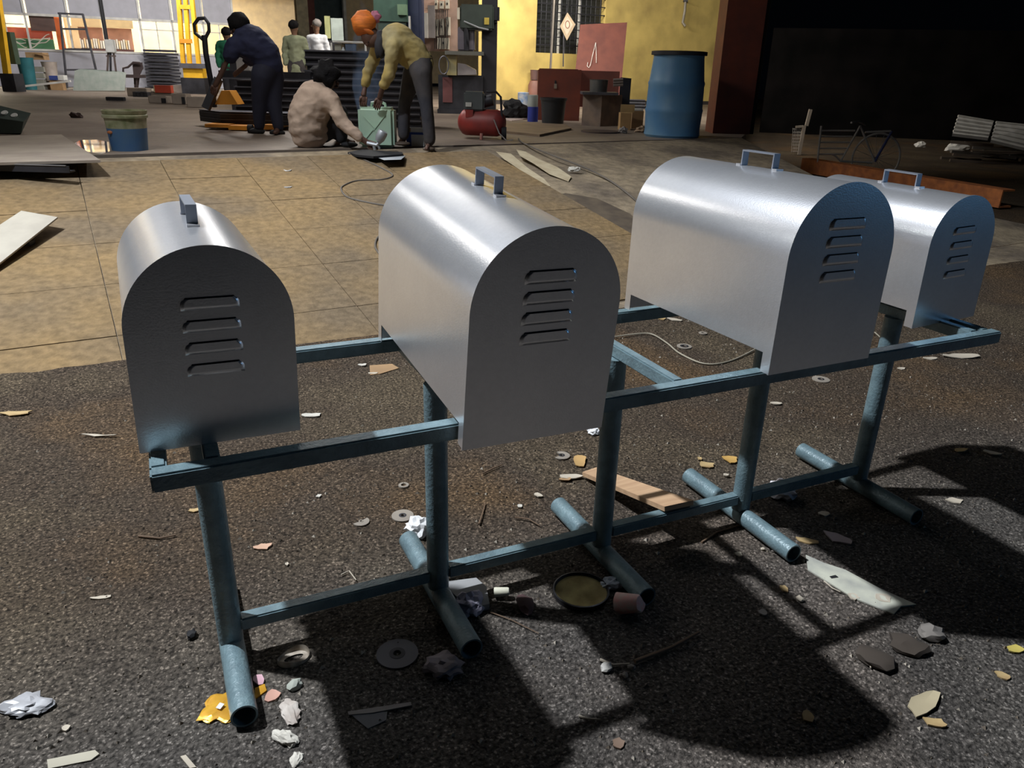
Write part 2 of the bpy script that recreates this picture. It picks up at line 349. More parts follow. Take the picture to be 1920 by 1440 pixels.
def hung(name, px0, py0, px1, py1, m, label, cat, eta=eta, d=.04):
    x0, z1 = xe(px0, py0, eta); x1, _ = xe(px1, py0, eta); _, z0 = xe(px0, py1, eta)
    bm = B(); box(bm, -(x1-x0)/2, (x1-x0)/2, 0, d, 0, z1-z0)
    return fin(name, bm, m, loc=EX*((x0+x1)/2)+EY*eta+Vector((0, 0, z0)), rz=PHI, label=label, cat=cat)
hung('notice_board', 53, 29, 100, 57, BRN, 'dark brown board behind the office glass, left of the orange curtain', 'board', eta-.12)
hung('curtain', 99, 29, 113, 95, ORP, 'bright orange curtain strip hanging behind the office glass', 'curtain', eta-.06)
scr = empty('decorative_screen', EX*xe(55, 94, eta)[0]+EY*eta+Vector((0, 0, xe(55, 94, eta)[1])), PHI, 'red and green screen with white swirls behind the office glass', 'screen')
x0, z1 = xe(8, 50, eta); x1, z0 = xe(104, 94, eta); cx = (x0+x1)/2
bx_, bz_ = xe(55, 94, eta)
bm = B(); box(bm, x0-bx_, x1-bx_, 0, .03, (z0+z1)/2-bz_, z1-bz_); fin('upper_panel', bm, REDG, scr)
bm = B(); box(bm, x0-bx_, x1-bx_, 0, .03, z0-bz_, (z0+z1)/2-bz_-.002); fin('lower_panel', bm, GRN, scr)
bm = B()
for sgn in (-1, 1):
    for kk in range(3):
        pts = []
        for t in np.linspace(0, 1, 14):
            xx = sgn*(.05+t*(x1-x0)*.46); zz = (z1-z0)*(.42+.33*t**1.5-kk*.13*(1-.3*t)+.05*sin(t*9+kk*2))
            pts.append((xx, -.015, zz))
        tube(bm, pts, .014, 5)
fin('swirl', bm, WHITE, scr)
# cream shelves unit with books
eta2 = ETO+1.2
sh = empty('office_shelf', EX*xe(195, 92, eta2)[0]+EY*eta2+Vector((0, 0, ZF)), PHI, 'salmon-backed office shelf with a cream top seen through the glass', 'shelf')
ox, _ = xe(195, 92, eta2); oz = ZF
def shp(name, a, b_, c, d, y0, y1, m):
    x0, z1 = xe(a, b_, eta2); x1, _ = xe(c, b_, eta2); _, z0 = xe(a, d, eta2); bm = B(); box(bm, x0-ox, x1-ox, y0, y1, z0-oz, z1-oz); return fin(name, bm, m, sh)
shp('back_board', 145, 49, 247, 93, .3, .34, SALM); shp('top_board', 132, 33, 247, 48, 0, .36, CREAM); shp('side_board', 118, 33, 128, 92, 0, .36, CREAM); shp('shelf_board', 132, 90, 250, 96, -.05, .36, mat('maroon_shelf', (.08, .02, .02), .6)); shp('side_board', 132, 48, 145, 92, 0, .36, CREAM)
xa, za = xe(150, 72, eta2); _, zb_ = xe(150, 90, eta2); proto = None
cols = [WHITE, WHITE, CREAM, WHITE, mat('pink_file', (.6, .2, .25), .6), WHITE, mat('dark_file', (.1, .12, .12), .6), WHITE]
for i in range(22):
    x, _ = xe(151+i*4.3, 80, eta2); hh = (za-zb_)*rnd.uniform(.82, 1.05)
    bm = B(); box(bm, -.024, .024, 0, .2, 0, hh)
    fin('file_folder', bm, cols[(i*5+i//3) % 8], loc=EX*x+EY*(eta2+.03)+Vector((0, 0, zb_+.005)), rz=PHI, label='upright pale office file standing in the row on the glazed office shelf', cat='file', group='files on the office shelf')
# cream wall with doorway, farther right
ETC = on_z(560, 152, ZF).dot(EY)
wc = wroot('wall_inner', ETC, kind='structure', label='cream workshop wall with a pillar and a doorway')
def wp(name, a, b_, y0, y1, m, top=5.4, bot=ZF, lab=None):
    x0, x1 = xe(a, 60, ETC)[0], xe(b_, 60, ETC)[0]; bm = B(); box(bm, x0, x1, y0, y1, bot, top); return fin(name, bm, m, wc, label=lab)
wp('wall_panel', 437, 590, 0, .2, CREAM); wp('wall_panel', 650, 900, 0, .2, CREAM)
wp('pillar', 556, 577, -.35, 0, mat('pale_cream', (.85, .74, .5), .6), lab='pale cream pillar'); wp('pillar', 577.5, 590, -.3, 0, mat('maroon_paint', (.2, .06, .05), .6), lab='maroon pillar')
wp('pillar', 388, 404, -.3, -.1, mat('door_yellow', (.62, .46, .12), .6), lab='yellow door edge'); wp('wall_panel', 405, 440, .3, .4, mat('brown_shade', (.2, .15, .11), .6))
wp('lining', 560, 700, 2.6, 2.7, mat('teal_room', (.06, .10, .11), .5)); wp('door_frame', 646, 651, -.05, .2, WHITE)
for a in (486, 531): wp('pipe_and_shaded_side', a, a+2, -.06, 0, mat('pipe_brown', (.18, .12, .08), .6))
# yellow wall
ETY = on_z(960, 195, ZF).dot(EY)
wy = wroot('wall_right', ETY, kind='structure', label='stained yellow plaster wall with a barred window')
xw0, xw1 = xe(1006, 50, ETY)[0], xe(1134, 50, ETY)[0]; zw = xe(1070, 101, ETY)[1]; zw2 = zw+1.75
xa, xb = xe(905, 60, ETY)[0], xe(1398, 60, ETY)[0]
for (p, q_, r_, s_) in ((xa, xw0, ZF, 5.4), (xw1, xb, ZF, 5.4), (xw0, xw1, ZF, zw), (xw0, xw1, zw2, 5.4)):
    bm = B(); box(bm, p, q_, 0, .22, r_, s_); fin('plaster_panel', bm, YEL, wy)
bm = B(); box(bm, xa, xb, -.02, 0, ZF, ZF+.1); fin('skirting', bm, mat('dark_skirting', (.06, .05, .045), .7), wy)
wn = empty('window_1', EX*((xw0+xw1)/2)+EY*(ETY+.1)+Vector((0, 0, zw)), PHI, kind='structure', label='dark barred window in the yellow wall')
hw = (xw1-xw0)/2; hh = zw2-zw
bm = B(); box(bm, -hw, hw, .1, .12, 0, hh); fin('shutter', bm, mat('window_dark', (.03, .032, .03), .5), wn)
for xx in (-hw*.28, hw*.3): bm = B(); box(bm, xx-.025, xx+.025, .03, .07, 0, hh); fin('mullion', bm, WHITE, wn)
bm = B()
for k in range(1, 14): x = -hw+k*2*hw/14; tube(bm, [(x, -.06, 0), (x, -.06, hh)], .008, 6)
for k in range(1, 9): box(bm, -hw, hw, -.075, -.055, k*hh/9-.012, k*hh/9+.012)
fin('grille', bm, DARK, wn)
# red pillar
rp0 = on_z(1336, 250, ZF); rp1 = on_z(1392, 250, ZF); w_ = (rp1-rp0).length
pil = empty('trim_1', rp0, -YAW, kind='structure', label='red-brown pillar at the end of the yellow wall')
bm = B(); box(bm, 0, w_+.03, 0, .5, 0, 5); fin('pillar_face', bm, RUST, pil)
bm = B(); box(bm, w_+.031, w_+.1, .05, .45, 0, 5); fin('pipe_and_shaded_side', bm, BLACK, pil)  # black strip puts the shade of the pillar's side face into colour
# far dark compound wall
bm = B(); box(bm, 0, 26, 0, .2, -.2, 2.6)
o = fin('wall_far', bm, mat('night_plaster', (.008, .007, .007), .9, c2=(.004, .004, .004), scale=1.2, spec=0), kind='structure', label='unlit compound wall far behind the bicycle'); o.location = W(6.6, 22, 0); o.rotation_euler = (0, 0, -YAW-.25)
# ================================================================ THE STAND (built in its own units, scaled by S)
def U(x, y, z): return Vector((x, y, z))*S
ZR, XL, XR, YB, YP, RP, ZL = 2.1776, .7846, 8.0908, 1.7985, .9963, .0933, .3522
PX = (1.0984, 2.8142, 4.4628, 6.1501, 7.8453); RW = .115
st = empty('pipe_stand', U(4.46, YP, 0), 0, 'long blue-grey welded pipe stand carrying the four silver metal covers', 'stand')
def sp(name, bm, m=PAINT, **k):
    for v in bm.verts: v.co -= U(4.46, YP, 0)
    return fin(name, bm, m, st, **k)
def sbox(name, x0, x1, y0, y1, z0, z1, m=PAINT, bev=.012):
    bm = B(); box(bm, x0*S, x1*S, y0*S, y1*S, z0*S, z1*S)
    bmesh.ops.bevel(bm, geom=bm.edges[:], offset=bev*S, segments=2, affect='EDGES')
    return sp(name, bm, m)
sbox('front_rail', XL, XR, .02, .02+RW, ZR-RW, ZR); sbox('back_rail', XL, XR, YB-.0, YB+RW, ZR-RW, ZR)
for a in (XL, PX[0]-.02, PX[1]-.06, PX[2]-.03, PX[3]-.06, PX[4]-.03, XR-RW): sbox('cross_member', a, a+RW*.8, .02+RW, YB, ZR-RW, ZR-.001)
for i, x in enumerate(PX):
    bm = B(); bm2 = B(); z0 = RP*1.75
    tube(bm, [U(x, YP, z0), U(x, YP, ZR-RW)], RP*S, 32); sp('post', bm)
    bm = B(); pipe(bm, U(x, .2105, RP+.004), U(x, 1.86, RP+.004), RP*S, .0045, 32); sp('foot_pipe', bm)
for a, b_ in zip(PX, PX[1:]): sbox('lower_rail', a+RP*.9, b_-RP*.9, YP-.055, YP+.055, ZL-.11, ZL)
# ================================================================ THE FOUR METAL COVERS
BP = {1: dict(x=1.1755, y=.3463, z=-.2225, yaw=.0345, p=.0068, q=-.0294, W=.9328, D=1.5824, H=1.2155, sa=.8834, sb=.4842, h1=.6263, h2=1.0343),
 2: dict(x=3.125, y=-.0994, z=-.2927, yaw=.0112, p=.0760, q=-.0218, W=1.0501, D=1.9282, H=1.4491, sa=1.1405, sb=.7404, h1=.8306, h2=1.1701),
 3: dict(x=5.6308, y=-.0999, z=-.1909, yaw=.0324, p=-.0026, q=-.0146, W=1.0997, D=1.9349, H=1.4298, sa=1.128, sb=.7317, h1=.7961, h2=1.1664),
 4: dict(x=7.8637, y=.4919, z=-.2426, yaw=.021, p=.0032, q=.027, W=.8958, D=1.5645, H=1.2208, sa=.9008, sb=.4851, h1=.5668, h2=.9546)}
LBL = {1: 'smaller silver metal cover at the near left end of the stand, handle seen end-on', 2: 'large silver metal cover second from the left, brightest streaks on its rounded top',
       3: 'large silver metal cover third from the left, its broad pale side turned to us', 4: 'smaller silver metal cover at the far right end, with the bluest front panel'}
def arch(w, H, z0=0, n=40):
    pts = [(-w, z0)]
    pts += [(w*-cos(pi*k/n), H-w+w*sin(pi*k/n)) for k in range(n+1)]
    return pts+[(w, z0)]
for i, b in BP.items():
    Rm = Matrix.Rotation(b['yaw'], 4, 'Z') @ Matrix.Rotation(-b['q'], 4, 'Y') @ Matrix.Rotation(b['p'], 4, 'X')
    root = empty('metal_cover', U(b['x'], .9+b['y'], 2.401+b['z']), rot=Rm, label=LBL[i], cat='machine cover', group='domed silver metal covers on the stand')
    w_, D, H = b['W']/2*S, b['D']*S, b['H']*S; y0 = -.9*S; nb = .155*S; fl = .085*S
    bm = B()
    def strip(ya, yb, z0):
        pr = arch(w_-.002, H-.002, z0); A = [bm.verts.new((x, ya, z)) for x, z in pr]; Bv = [bm.verts.new((x, yb, z)) for x, z in pr]
        for k in range(len(pr)-1): bm.faces.new((A[k], A[k+1], Bv[k+1], Bv[k]))
    ys = [y0+.001, y0+fl, y0+D-fl, y0+D]
    for a, c, z0 in ((ys[0], ys[1], 0), (ys[1], ys[2], nb), (ys[2], ys[3], 0)): strip(a, c, z0)
    bmesh.ops.remove_doubles(bm, verts=bm.verts, dist=1e-5)
    o = fin('shell', bm, STEEL, root, ang=.9); md = o.modifiers.new('thickness', 'SOLIDIFY'); md.thickness = .002; md.offset = -1; md.use_rim = False
    for nm, ya, yb, ex in (('front_panel', y0-.004, y0+.001, .0006), ('back_panel', y0+D-.003, y0+D, -.0028)):
        bm = B(); prism(bm, [(x, ya, z) for x, z in arch(w_+ex, H+ex)], (0, yb-ya, 0)); fin(nm, bm, STEEL, root, ang=.5)
    # louvres: bulging flaps, open at the top
    lw, lh = .172*b['W']*S, .040*b['H']*S
    for k in range(4):
        zc = (b['sa']+(b['sb']-b['sa'])*k/3)*S; bm = B(); nxx, nz = 24, 8; rr = lh*.75; G = []
        for jz in range(nz+1):
            t = jz/nz; row = []
            for ix in range(nxx+1):
                s = -1+2*ix/nxx; zz = zc-lh*.75+t*lh*1.4
                half = lw-(rr*(1-math.sqrt(max(0, 1-max(0, (t-.45)/.55)**2))))*.8
                x = s*half; dep = .0045*min(1, t*5)*min(1, (1-abs(s))*14)
                row.append(bm.verts.new((x, y0-.0042-dep, zz)))
            G.append(row)
        for jz in range(nz):
            for ix in range(nxx): bm.faces.new((G[jz][ix], G[jz][ix+1], G[jz+1][ix+1], G[jz+1][ix]))
        lv = fin('louvre', bm, STEEL, root, ang=1.0)
        bm = B(); zt_ = zc-lh*.75+lh*1.4; prism(bm, [(-lw*.86, y0-.0048, zt_-.0012), (lw*.86, y0-.0048, zt_-.0012), (lw*.82, y0-.0048, zt_+.0022), (-lw*.82, y0-.0048, zt_+.0022)], (0, .0012, 0)); fin('slot_shade', bm, BLACK, lv)  # black strip painted in for the shaded gap above the flap
    # strap handle
    bm = B(); hw, th = .033*S, .012*S; zt2 = H+.122*S; a, c = y0+(b['h1'])*S, y0+(b['h2'])*S
    box(bm, -hw, hw, a, a+th, H-.004*S, zt2-th); box(bm, -hw, hw, c-th, c, H-.004*S, zt2-th); box(bm, -hw, hw, a, c, zt2-th, zt2)
    fin('handle', bm, HAND, root)
    for yy, s in ((a, -1), (c, 1)):
        bm = B(); box(bm, -hw*1.15, hw*1.15, min(yy, yy+s*.05*S), max(yy, yy+s*.05*S), H-.006*S, H+.006*S); fin('handle_foot', bm, mat('weld_silver', (.75, .75, .77), .35, .9), root)
# ================================================================ LITTER IN THE YARD
def scrap(name, px, py, wpx, hpx, m, label, cat, rot=0, th=.003, seed=0, curl=.3, group=None, n=11, rag=.25):
    p = surf(px, py); k = mpp(p); a, b_ = wpx*k/2, hpx*k/2/.45
    R = random.Random(seed*13+px); bm = B(); ring = []
    ca, sa = cos(rot), sin(rot)
    pts = []
    for t in range(n):
        an = 2*pi*t/n; f = 1+R.uniform(-rag, rag); x, y = a*cos(an)*f, b_*sin(an)*f
        z = .004+curl*max(a, b_)*.5*((x/a)**2*.5+R.uniform(0, .25)); pts.append((x*ca-y*sa, x*sa+y*ca, z))
    c = bm.verts.new((0, 0, .003)); top = [bm.verts.new(q_) for q_ in pts]; bot = [bm.verts.new((q_[0], q_[1], max(0, q_[2]-th-.001))) for q_ in pts]; cb = bm.verts.new((0, 0, 0))
    for t in range(n):
        bm.faces.new((c, top[t], top[(t+1) % n])); bm.faces.new((cb, bot[(t+1) % n], bot[t])); bm.faces.new((top[t], bot[t], bot[(t+1) % n], top[(t+1) % n]))
    return fin(name, bm, m, loc=p, rz=-YAW, label=label, cat=cat, group=group, ang=.3)
def crumple(name, px, py, wpx, hpx, m, label, cat, seed=1, flat=.45, rot=0):
    p = surf(px, py); k = mpp(p); bm = B(); r = wpx*k/2
    ball(bm, (0, 0, 0), r, 3, (1, hpx/wpx*1.3, flat), 0)
    for v in bm.verts:
        d = v.co.normalized(); f = 1+.5*noise.noise(d*2.3+Vector((seed, 0, 0)))+.4*abs(noise.noise(d*5+Vector((0, seed, 0))))
        v.co *= f*.85
    z = min(v.co.z for v in bm.verts)
    for v in bm.verts: v.co.z = max(0, (v.co.z-z*.55))
    return fin(name, bm, m, loc=p, rz=-YAW+rot, label=label, cat=cat, ang=.25)
def stone(px, py, wpx, m, label, seed=0, name='stone', sq=(1, .8, .55), cat='stone'):
    p = surf(px, py); r = wpx*mpp(p)/2; bm = B(); ball(bm, (0, 0, r*sq[2]*.75), r, 2, sq, .5, seed=seed+px*.01)
    for v in bm.verts: v.co.z = max(0, v.co.z)
    return fin(name, bm, m, loc=p, rz=rnd.uniform(0, 3), label=label, cat=cat, ang=.45)
def disc(px, py, wpx, m, label, hole=.16, th=.004, part=1, name='grinding_disc', tilt=0):
    p = surf(px, py); r = wpx*mpp(p)/2; h = r*hole; bm = B(); n = 36
    R = [(h, th), (r, th), (r, 0), (h, 0)]; lathe(bm, R+[R[0]], n)
    if part < 1:
        bmesh.ops.delete(bm, geom=[v for v in bm.verts if math.atan2(v.co.y, v.co.x) > pi*(2*part-1)], context='VERTS')
    o = fin(name, bm, m, loc=p, label=label, cat='disc', ang=.5)
    bm = B(); lathe(bm, [(h*1.02, th+.001), (h*1.9, th+.001), (h*1.9, th), ], n); fin('centre_ring', bm, DARK if r > .03 else m, o)
    return o
def twig(pts, r, label, m=None, name='twig', cat='twig'):
    P = [surf(*q_)+Vector((0, 0, r+.002)) for q_ in pts]; o0 = P[0].copy(); bm = B()
    tube(bm, [x-o0 for x in P], [r*(1-.5*i/len(P)) for i in range(len(P))], 7); return fin(name, bm, m or mat('twig_brown', (.16, .1, .06), .8), loc=o0, label=label, cat=cat)
def flat(name, pts, th, m, label, cat, z=0, group=None, parent=None, kind=None, usesurf=False):
    P = [(surf(*q_, z+th) if usesurf else on_z(q_[0], q_[1], z+th)) for q_ in pts]; o0 = P[0].copy(); o0.z -= th
    bm = B(); prism(bm, [x-o0-Vector((0, 0, th)) for x in P], (0, 0, th)); return fin(name, bm, m, loc=o0, label=label, cat=cat, group=group, kind=kind)
PAPER = mat('dirty_paper', (.6, .57, .5), .8, c2=(.4, .37, .32), scale=20); LEAF = mat('dry_leaf', (.5, .36, .17), .7, c2=(.36, .24, .11), scale=18); TISS = mat('white_tissue', (.8, .8, .8), .8, c2=(.6, .6, .6), scale=25)
DISC = mat('worn_disc', (.3, .26, .21), .8, c2=(.22, .19, .16)); STN = mat('grey_stone', (.2, .18, .16), .9); PALE = mat('pale_chip', (.55, .48, .38), .8)
disc(755, 968, 41, DISC, 'pale grinding disc lying by the white rag behind the second post', .18)
disc(745, 1227, 78, mat('dark_disc', (.16, .155, .17), .7), 'large dark grinding disc in the shadow of the left cover', .2)
disc(1053, 855, 31, DISC, 'small broken grinding disc left of the yellow lump', .2, part=.8)
disc(677, 979, 31, DISC, 'broken half of a pale grinding disc, leftmost of the discs', .15, part=.6)
disc(1283, 650, 28, DISC, 'tan grinding disc beside the curving cable under the third cover', .3); disc(1318, 625, 16, DISC, 'tiny worn grinding disc farthest back under the third cover', .4)
disc(1539, 712, 32, DISC, 'worn grinding disc below the third cover, between the two right posts', .2); disc(757, 911, 20, DISC, 'faint soil-covered ring left of the second post', .5)
# lid with yellow liquid
p = surf(1089, 1113); r = 52*mpp(p); lid = empty('tin_lid', p, 0, 'round black-rimmed tin lid filled with dirty yellow liquid', 'lid')
bm = B(); lathe(bm, [(0, 0), (r, 0), (r*1.02, .012), (r*1.02, .016), (r*.97, .017), (r*.94, .010), (r*.93, .004), (0, .004)], 44); fin('rim', bm, DARK, lid)
bm = B(); lathe(bm, [(0, .0045), (r*.93, .0045), (r*.93, .0085), (0, .0085)], 44); fin('dried_paint', bm, mat('murky_yellow', (.55, .45, .2), .25, c2=(.25, .19, .08), scale=14, detail=8), lid)
# white cup, crushed cup, plastic scrap, cloths
p = surf(940, 1120); k = mpp(p); bm = B(); mx = Matrix.Translation((0, 0, .019)) @ Matrix.Rotation(1.1, 4, 'Z') @ Matrix.Rotation(1.45, 4, 'X'); lathe(bm, [(0, .022), (.010, .022), (.012, .018), (.014, -.02), (.0125, -.02), (.0105, .016), (0, .018)], 20, mx); fin('paper_cup', bm, mat('cup_cream', (.72, .7, .55), .6), loc=p, label='small cream paper cup on its side near the lower rail', cat='cup')
p = surf(1180, 1152); bm = B(); mx = Matrix.Translation((0, 0, .034)) @ Matrix.Rotation(.5, 4, 'Z') @ Matrix.Rotation(1.1, 4, 'X'); lathe(bm, [(0, .034), (.021, .034), (.024, .03), (.032, -.036), (.030, -.036), (.022, .028), (0, .03)], 22, mx)
for v in bm.verts: v.co += Vector((1, 1, 1))*(.007*noise.noise(v.co*40)); v.co.z = max(0, v.co.z)
fin('crushed_cup', bm, mat('pink_cup', (.62, .3, .27), .6, c2=(.5, .42, .38), scale=45), loc=p, label='crushed pink and white cup beside the tin lid', cat='cup')
crumple('plastic_scrap', 1147, 1100, 42, 26, mat('clear_plastic', (.45, .5, .58), .3), 'crumpled translucent plastic scrap at the edge of the tin lid', 'scrap', 3, .5)
crumple('white_rag', 786, 996, 52, 44, TISS, 'crumpled white rag behind the second post', 'rag', 5, .7)
crumple('white_tissue', 1113, 812, 26, 18, TISS, 'small white tissue just left of the third post', 'tissue', 2, .5)
crumple('white_cloth', 1464, 930, 52, 40, mat('dull_white_cloth', (.68, .66, .68), .8, c2=(.4, .36, .38), scale=20), 'folded white cloth in the shade between the two right posts', 'rag', 9, .7)
crumple('grey_cloth', 880, 1140, 60, 50, mat('grey_cloth', (.36, .34, .42), .8), 'crumpled grey cloth right of the second foot pipe', 'rag', 6, .6)
crumple('crumpled_paper', 835, 1255, 75, 46, mat('mauve_paper', (.27, .23, .25), .8), 'crumpled mauve paper right of the large dark disc', 'paper', 11, .4)
crumple('plastic_bag', 50, 1325, 92, 44, mat('grey_plastic', (.42, .42, .44), .4, c2=(.25, .25, .26), scale=18), 'flattened grey plastic bag at the left edge of the yard', 'bag', 12, .22)
crumple('bone_wrapper', 545, 1338, 34, 60, mat('tan_white_wrap', (.55, .5, .45), .7, c2=(.36, .3, .26), scale=20), 'twisted off-white wrapper right of the nearest foot pipe', 'wrapper', 14, .4, .5)
crumple('paper_strip', 535, 1388, 60, 22, PAPER, 'curled pale paper strip near the bottom edge', 'paper', 15, .35, -.4)
crumple('paper_twist', 556, 1425, 24, 30, PAPER, 'pale paper twist cut by the bottom edge', 'paper', 16, .4)
# ring-like shell of rubber
p = surf(551, 1235); k = mpp(p); bm = B(); pts = [(30*k*cos(a), 17*k*2*sin(a)*.62, .012+.006*sin(a*2)) for a in np.linspace(0, 2*pi, 26)]
Rr = [bm.verts.new(Vector(q_)) for q_ in pts[:-1]]; R2 = [bm.verts.new((q_[0]*.9, q_[1]*.9, .001)) for q_ in pts[:-1]]; R3 = [bm.verts.new((q_[0]*.6, q_[1]*.35, .003)) for q_ in pts[:-1]]; R1 = [bm.verts.new((q_[0]*1.02, q_[1]*1.05, 0)) for q_ in pts[:-1]]
for A, Bq in ((R1, Rr), (Rr, R2), (R2, R3)):
    for t in range(25): bm.faces.new((A[t], A[(t+1) % 25], Bq[(t+1) % 25], Bq[t]))
fin('seed_pod', bm, mat('pod_cream', (.45, .4, .33), .7, c2=(.2, .16, .12), scale=30), loc=p, rz=.35-YAW+.2, label='open cream seed pod beside the nearest post foot', cat='pod')
# gold wrapper under the near foot pipe
YW = mat('gold_foil', (.75, .42, .04), .3, .35, c2=(.6, .3, .03), scale=30)
wrp = crumple('snack_wrapper', 412, 1330, 76, 62, YW, 'crumpled golden snack wrapper under the nearest foot pipe', 'wrapper', 33, .13)
bm = B(); p = Vector((0, .006, .014)); prism(bm, [p+Vector(q_) for q_ in ((0, 0, 0), (.012, -.004, 0), (.008, -.02, 0), (-.004, -.016, 0))], (0, 0, .001)); fin('printed_patch', bm, WHITE, wrp)
flat('snack_wrapper', [(478, 1290), (496, 1282), (500, 1294), (478, 1310)], .004, YW, 'golden wrapper corner right of the nearest foot pipe', 'wrapper')
scrap('pink_scrap', 487, 1276, 20, 12, mat('pink_foil', (.6, .35, .4), .5), 'pink foil scrap touching the golden wrapper corner', 'scrap', .8, seed=2)
scrap('pink_scrap', 512, 1307, 24, 14, mat('orange_pink_foil', (.6, .33, .25), .5), 'orange-pink foil scrap between golden wrapper and pale stone', 'scrap', -.2, seed=3)
stone(553, 1288, 30, mat('green_stone', (.36, .38, .33), .8), 'pale greenish stone right of the orange-pink scrap', 4)
# plank, slab, plates in the yard
def plank(name, cs, th, m, label, cat):
    P = [on_z(a, b_, z) for a, b_, z in cs]; o0 = P[0].copy(); n = (P[1]-P[0]).cross(P[2]-P[0]).normalized()
    if n.z < 0: n = -n
    bm = B(); hexa(bm, [x-o0-n*th for x in P]+[x-o0 for x in P]); return fin(name, bm, m, loc=o0, label=label, cat=cat)
plank('wooden_plank', [(1092, 885, .024), (1246, 950, .138), (1300, 938, .138), (1118, 876, .024)], .016, WOOD, 'pale wooden plank leaning on the lower rail beside the third post', 'plank')
flat('stone_slab', [(838, 1090), (893, 1083), (912, 1100), (918, 1132), (880, 1140), (845, 1108)], .02, mat('slab_grey', (.34, .34, .34), .8), 'flat grey stone slab right of the second post foot', 'slab')
flat('plastic_sheet', [(1511, 1040), (1545, 1055), (1585, 1068), (1650, 1103), (1718, 1133), (1690, 1136), (1676, 1151), (1600, 1120), (1515, 1068)], .004, mat('pale_plastic', (.55, .55, .45), .6, c2=(.36, .36, .32), scale=12), 'long pale torn plastic sheet on the soil at the right, with a small hole', 'sheet')
bm = B(); c = surf(1565, 1082, .006); prism(bm, [c+Vector(q_)-surf(1511, 1040) for q_ in ((-.012, 0, -.002), (.012, -.004, -.002), (.012, .008, -.002), (-.01, .01, -.002))], (0, 0, .001)); ob = [o for o in bpy.data.objects if o.name.startswith('plastic_sheet')][0]
fin('hole', bm, BLACK, ob, loc=surf(1511, 1040)-ob.location)
flat('card_strip', [(88, 1424), (178, 1406), (186, 1413), (170, 1425), (90, 1441)], .003, mat('buff_card', (.5, .46, .36), .8), 'buff cardboard strip at the bottom left edge', 'card')
flat('card_strip', [(338, 1418), (348, 1415), (368, 1438), (356, 1440)], .004, PALE, 'narrow pale card sliver at the bottom edge', 'card')
flat('brown_card', [(693, 685), (735, 682), (748, 690), (712, 701), (694, 703)], .003, CARD, 'brown torn cardboard right behind the second cover', 'card')
flat('steel_offcut', [(652, 1334), (770, 1316), (772, 1322), (700, 1336), (654, 1340)], .004, mat('dull_iron', (.2, .18, .17), .6), 'thin iron offcut in the deep shadow near the bottom', 'offcut')
flat('paper_card', [(658, 1340), (726, 1334), (724, 1350), (690, 1366)], .002, mat('dim_card', (.14, .14, .15), .8), 'triangular grey card below the thin iron offcut', 'card')
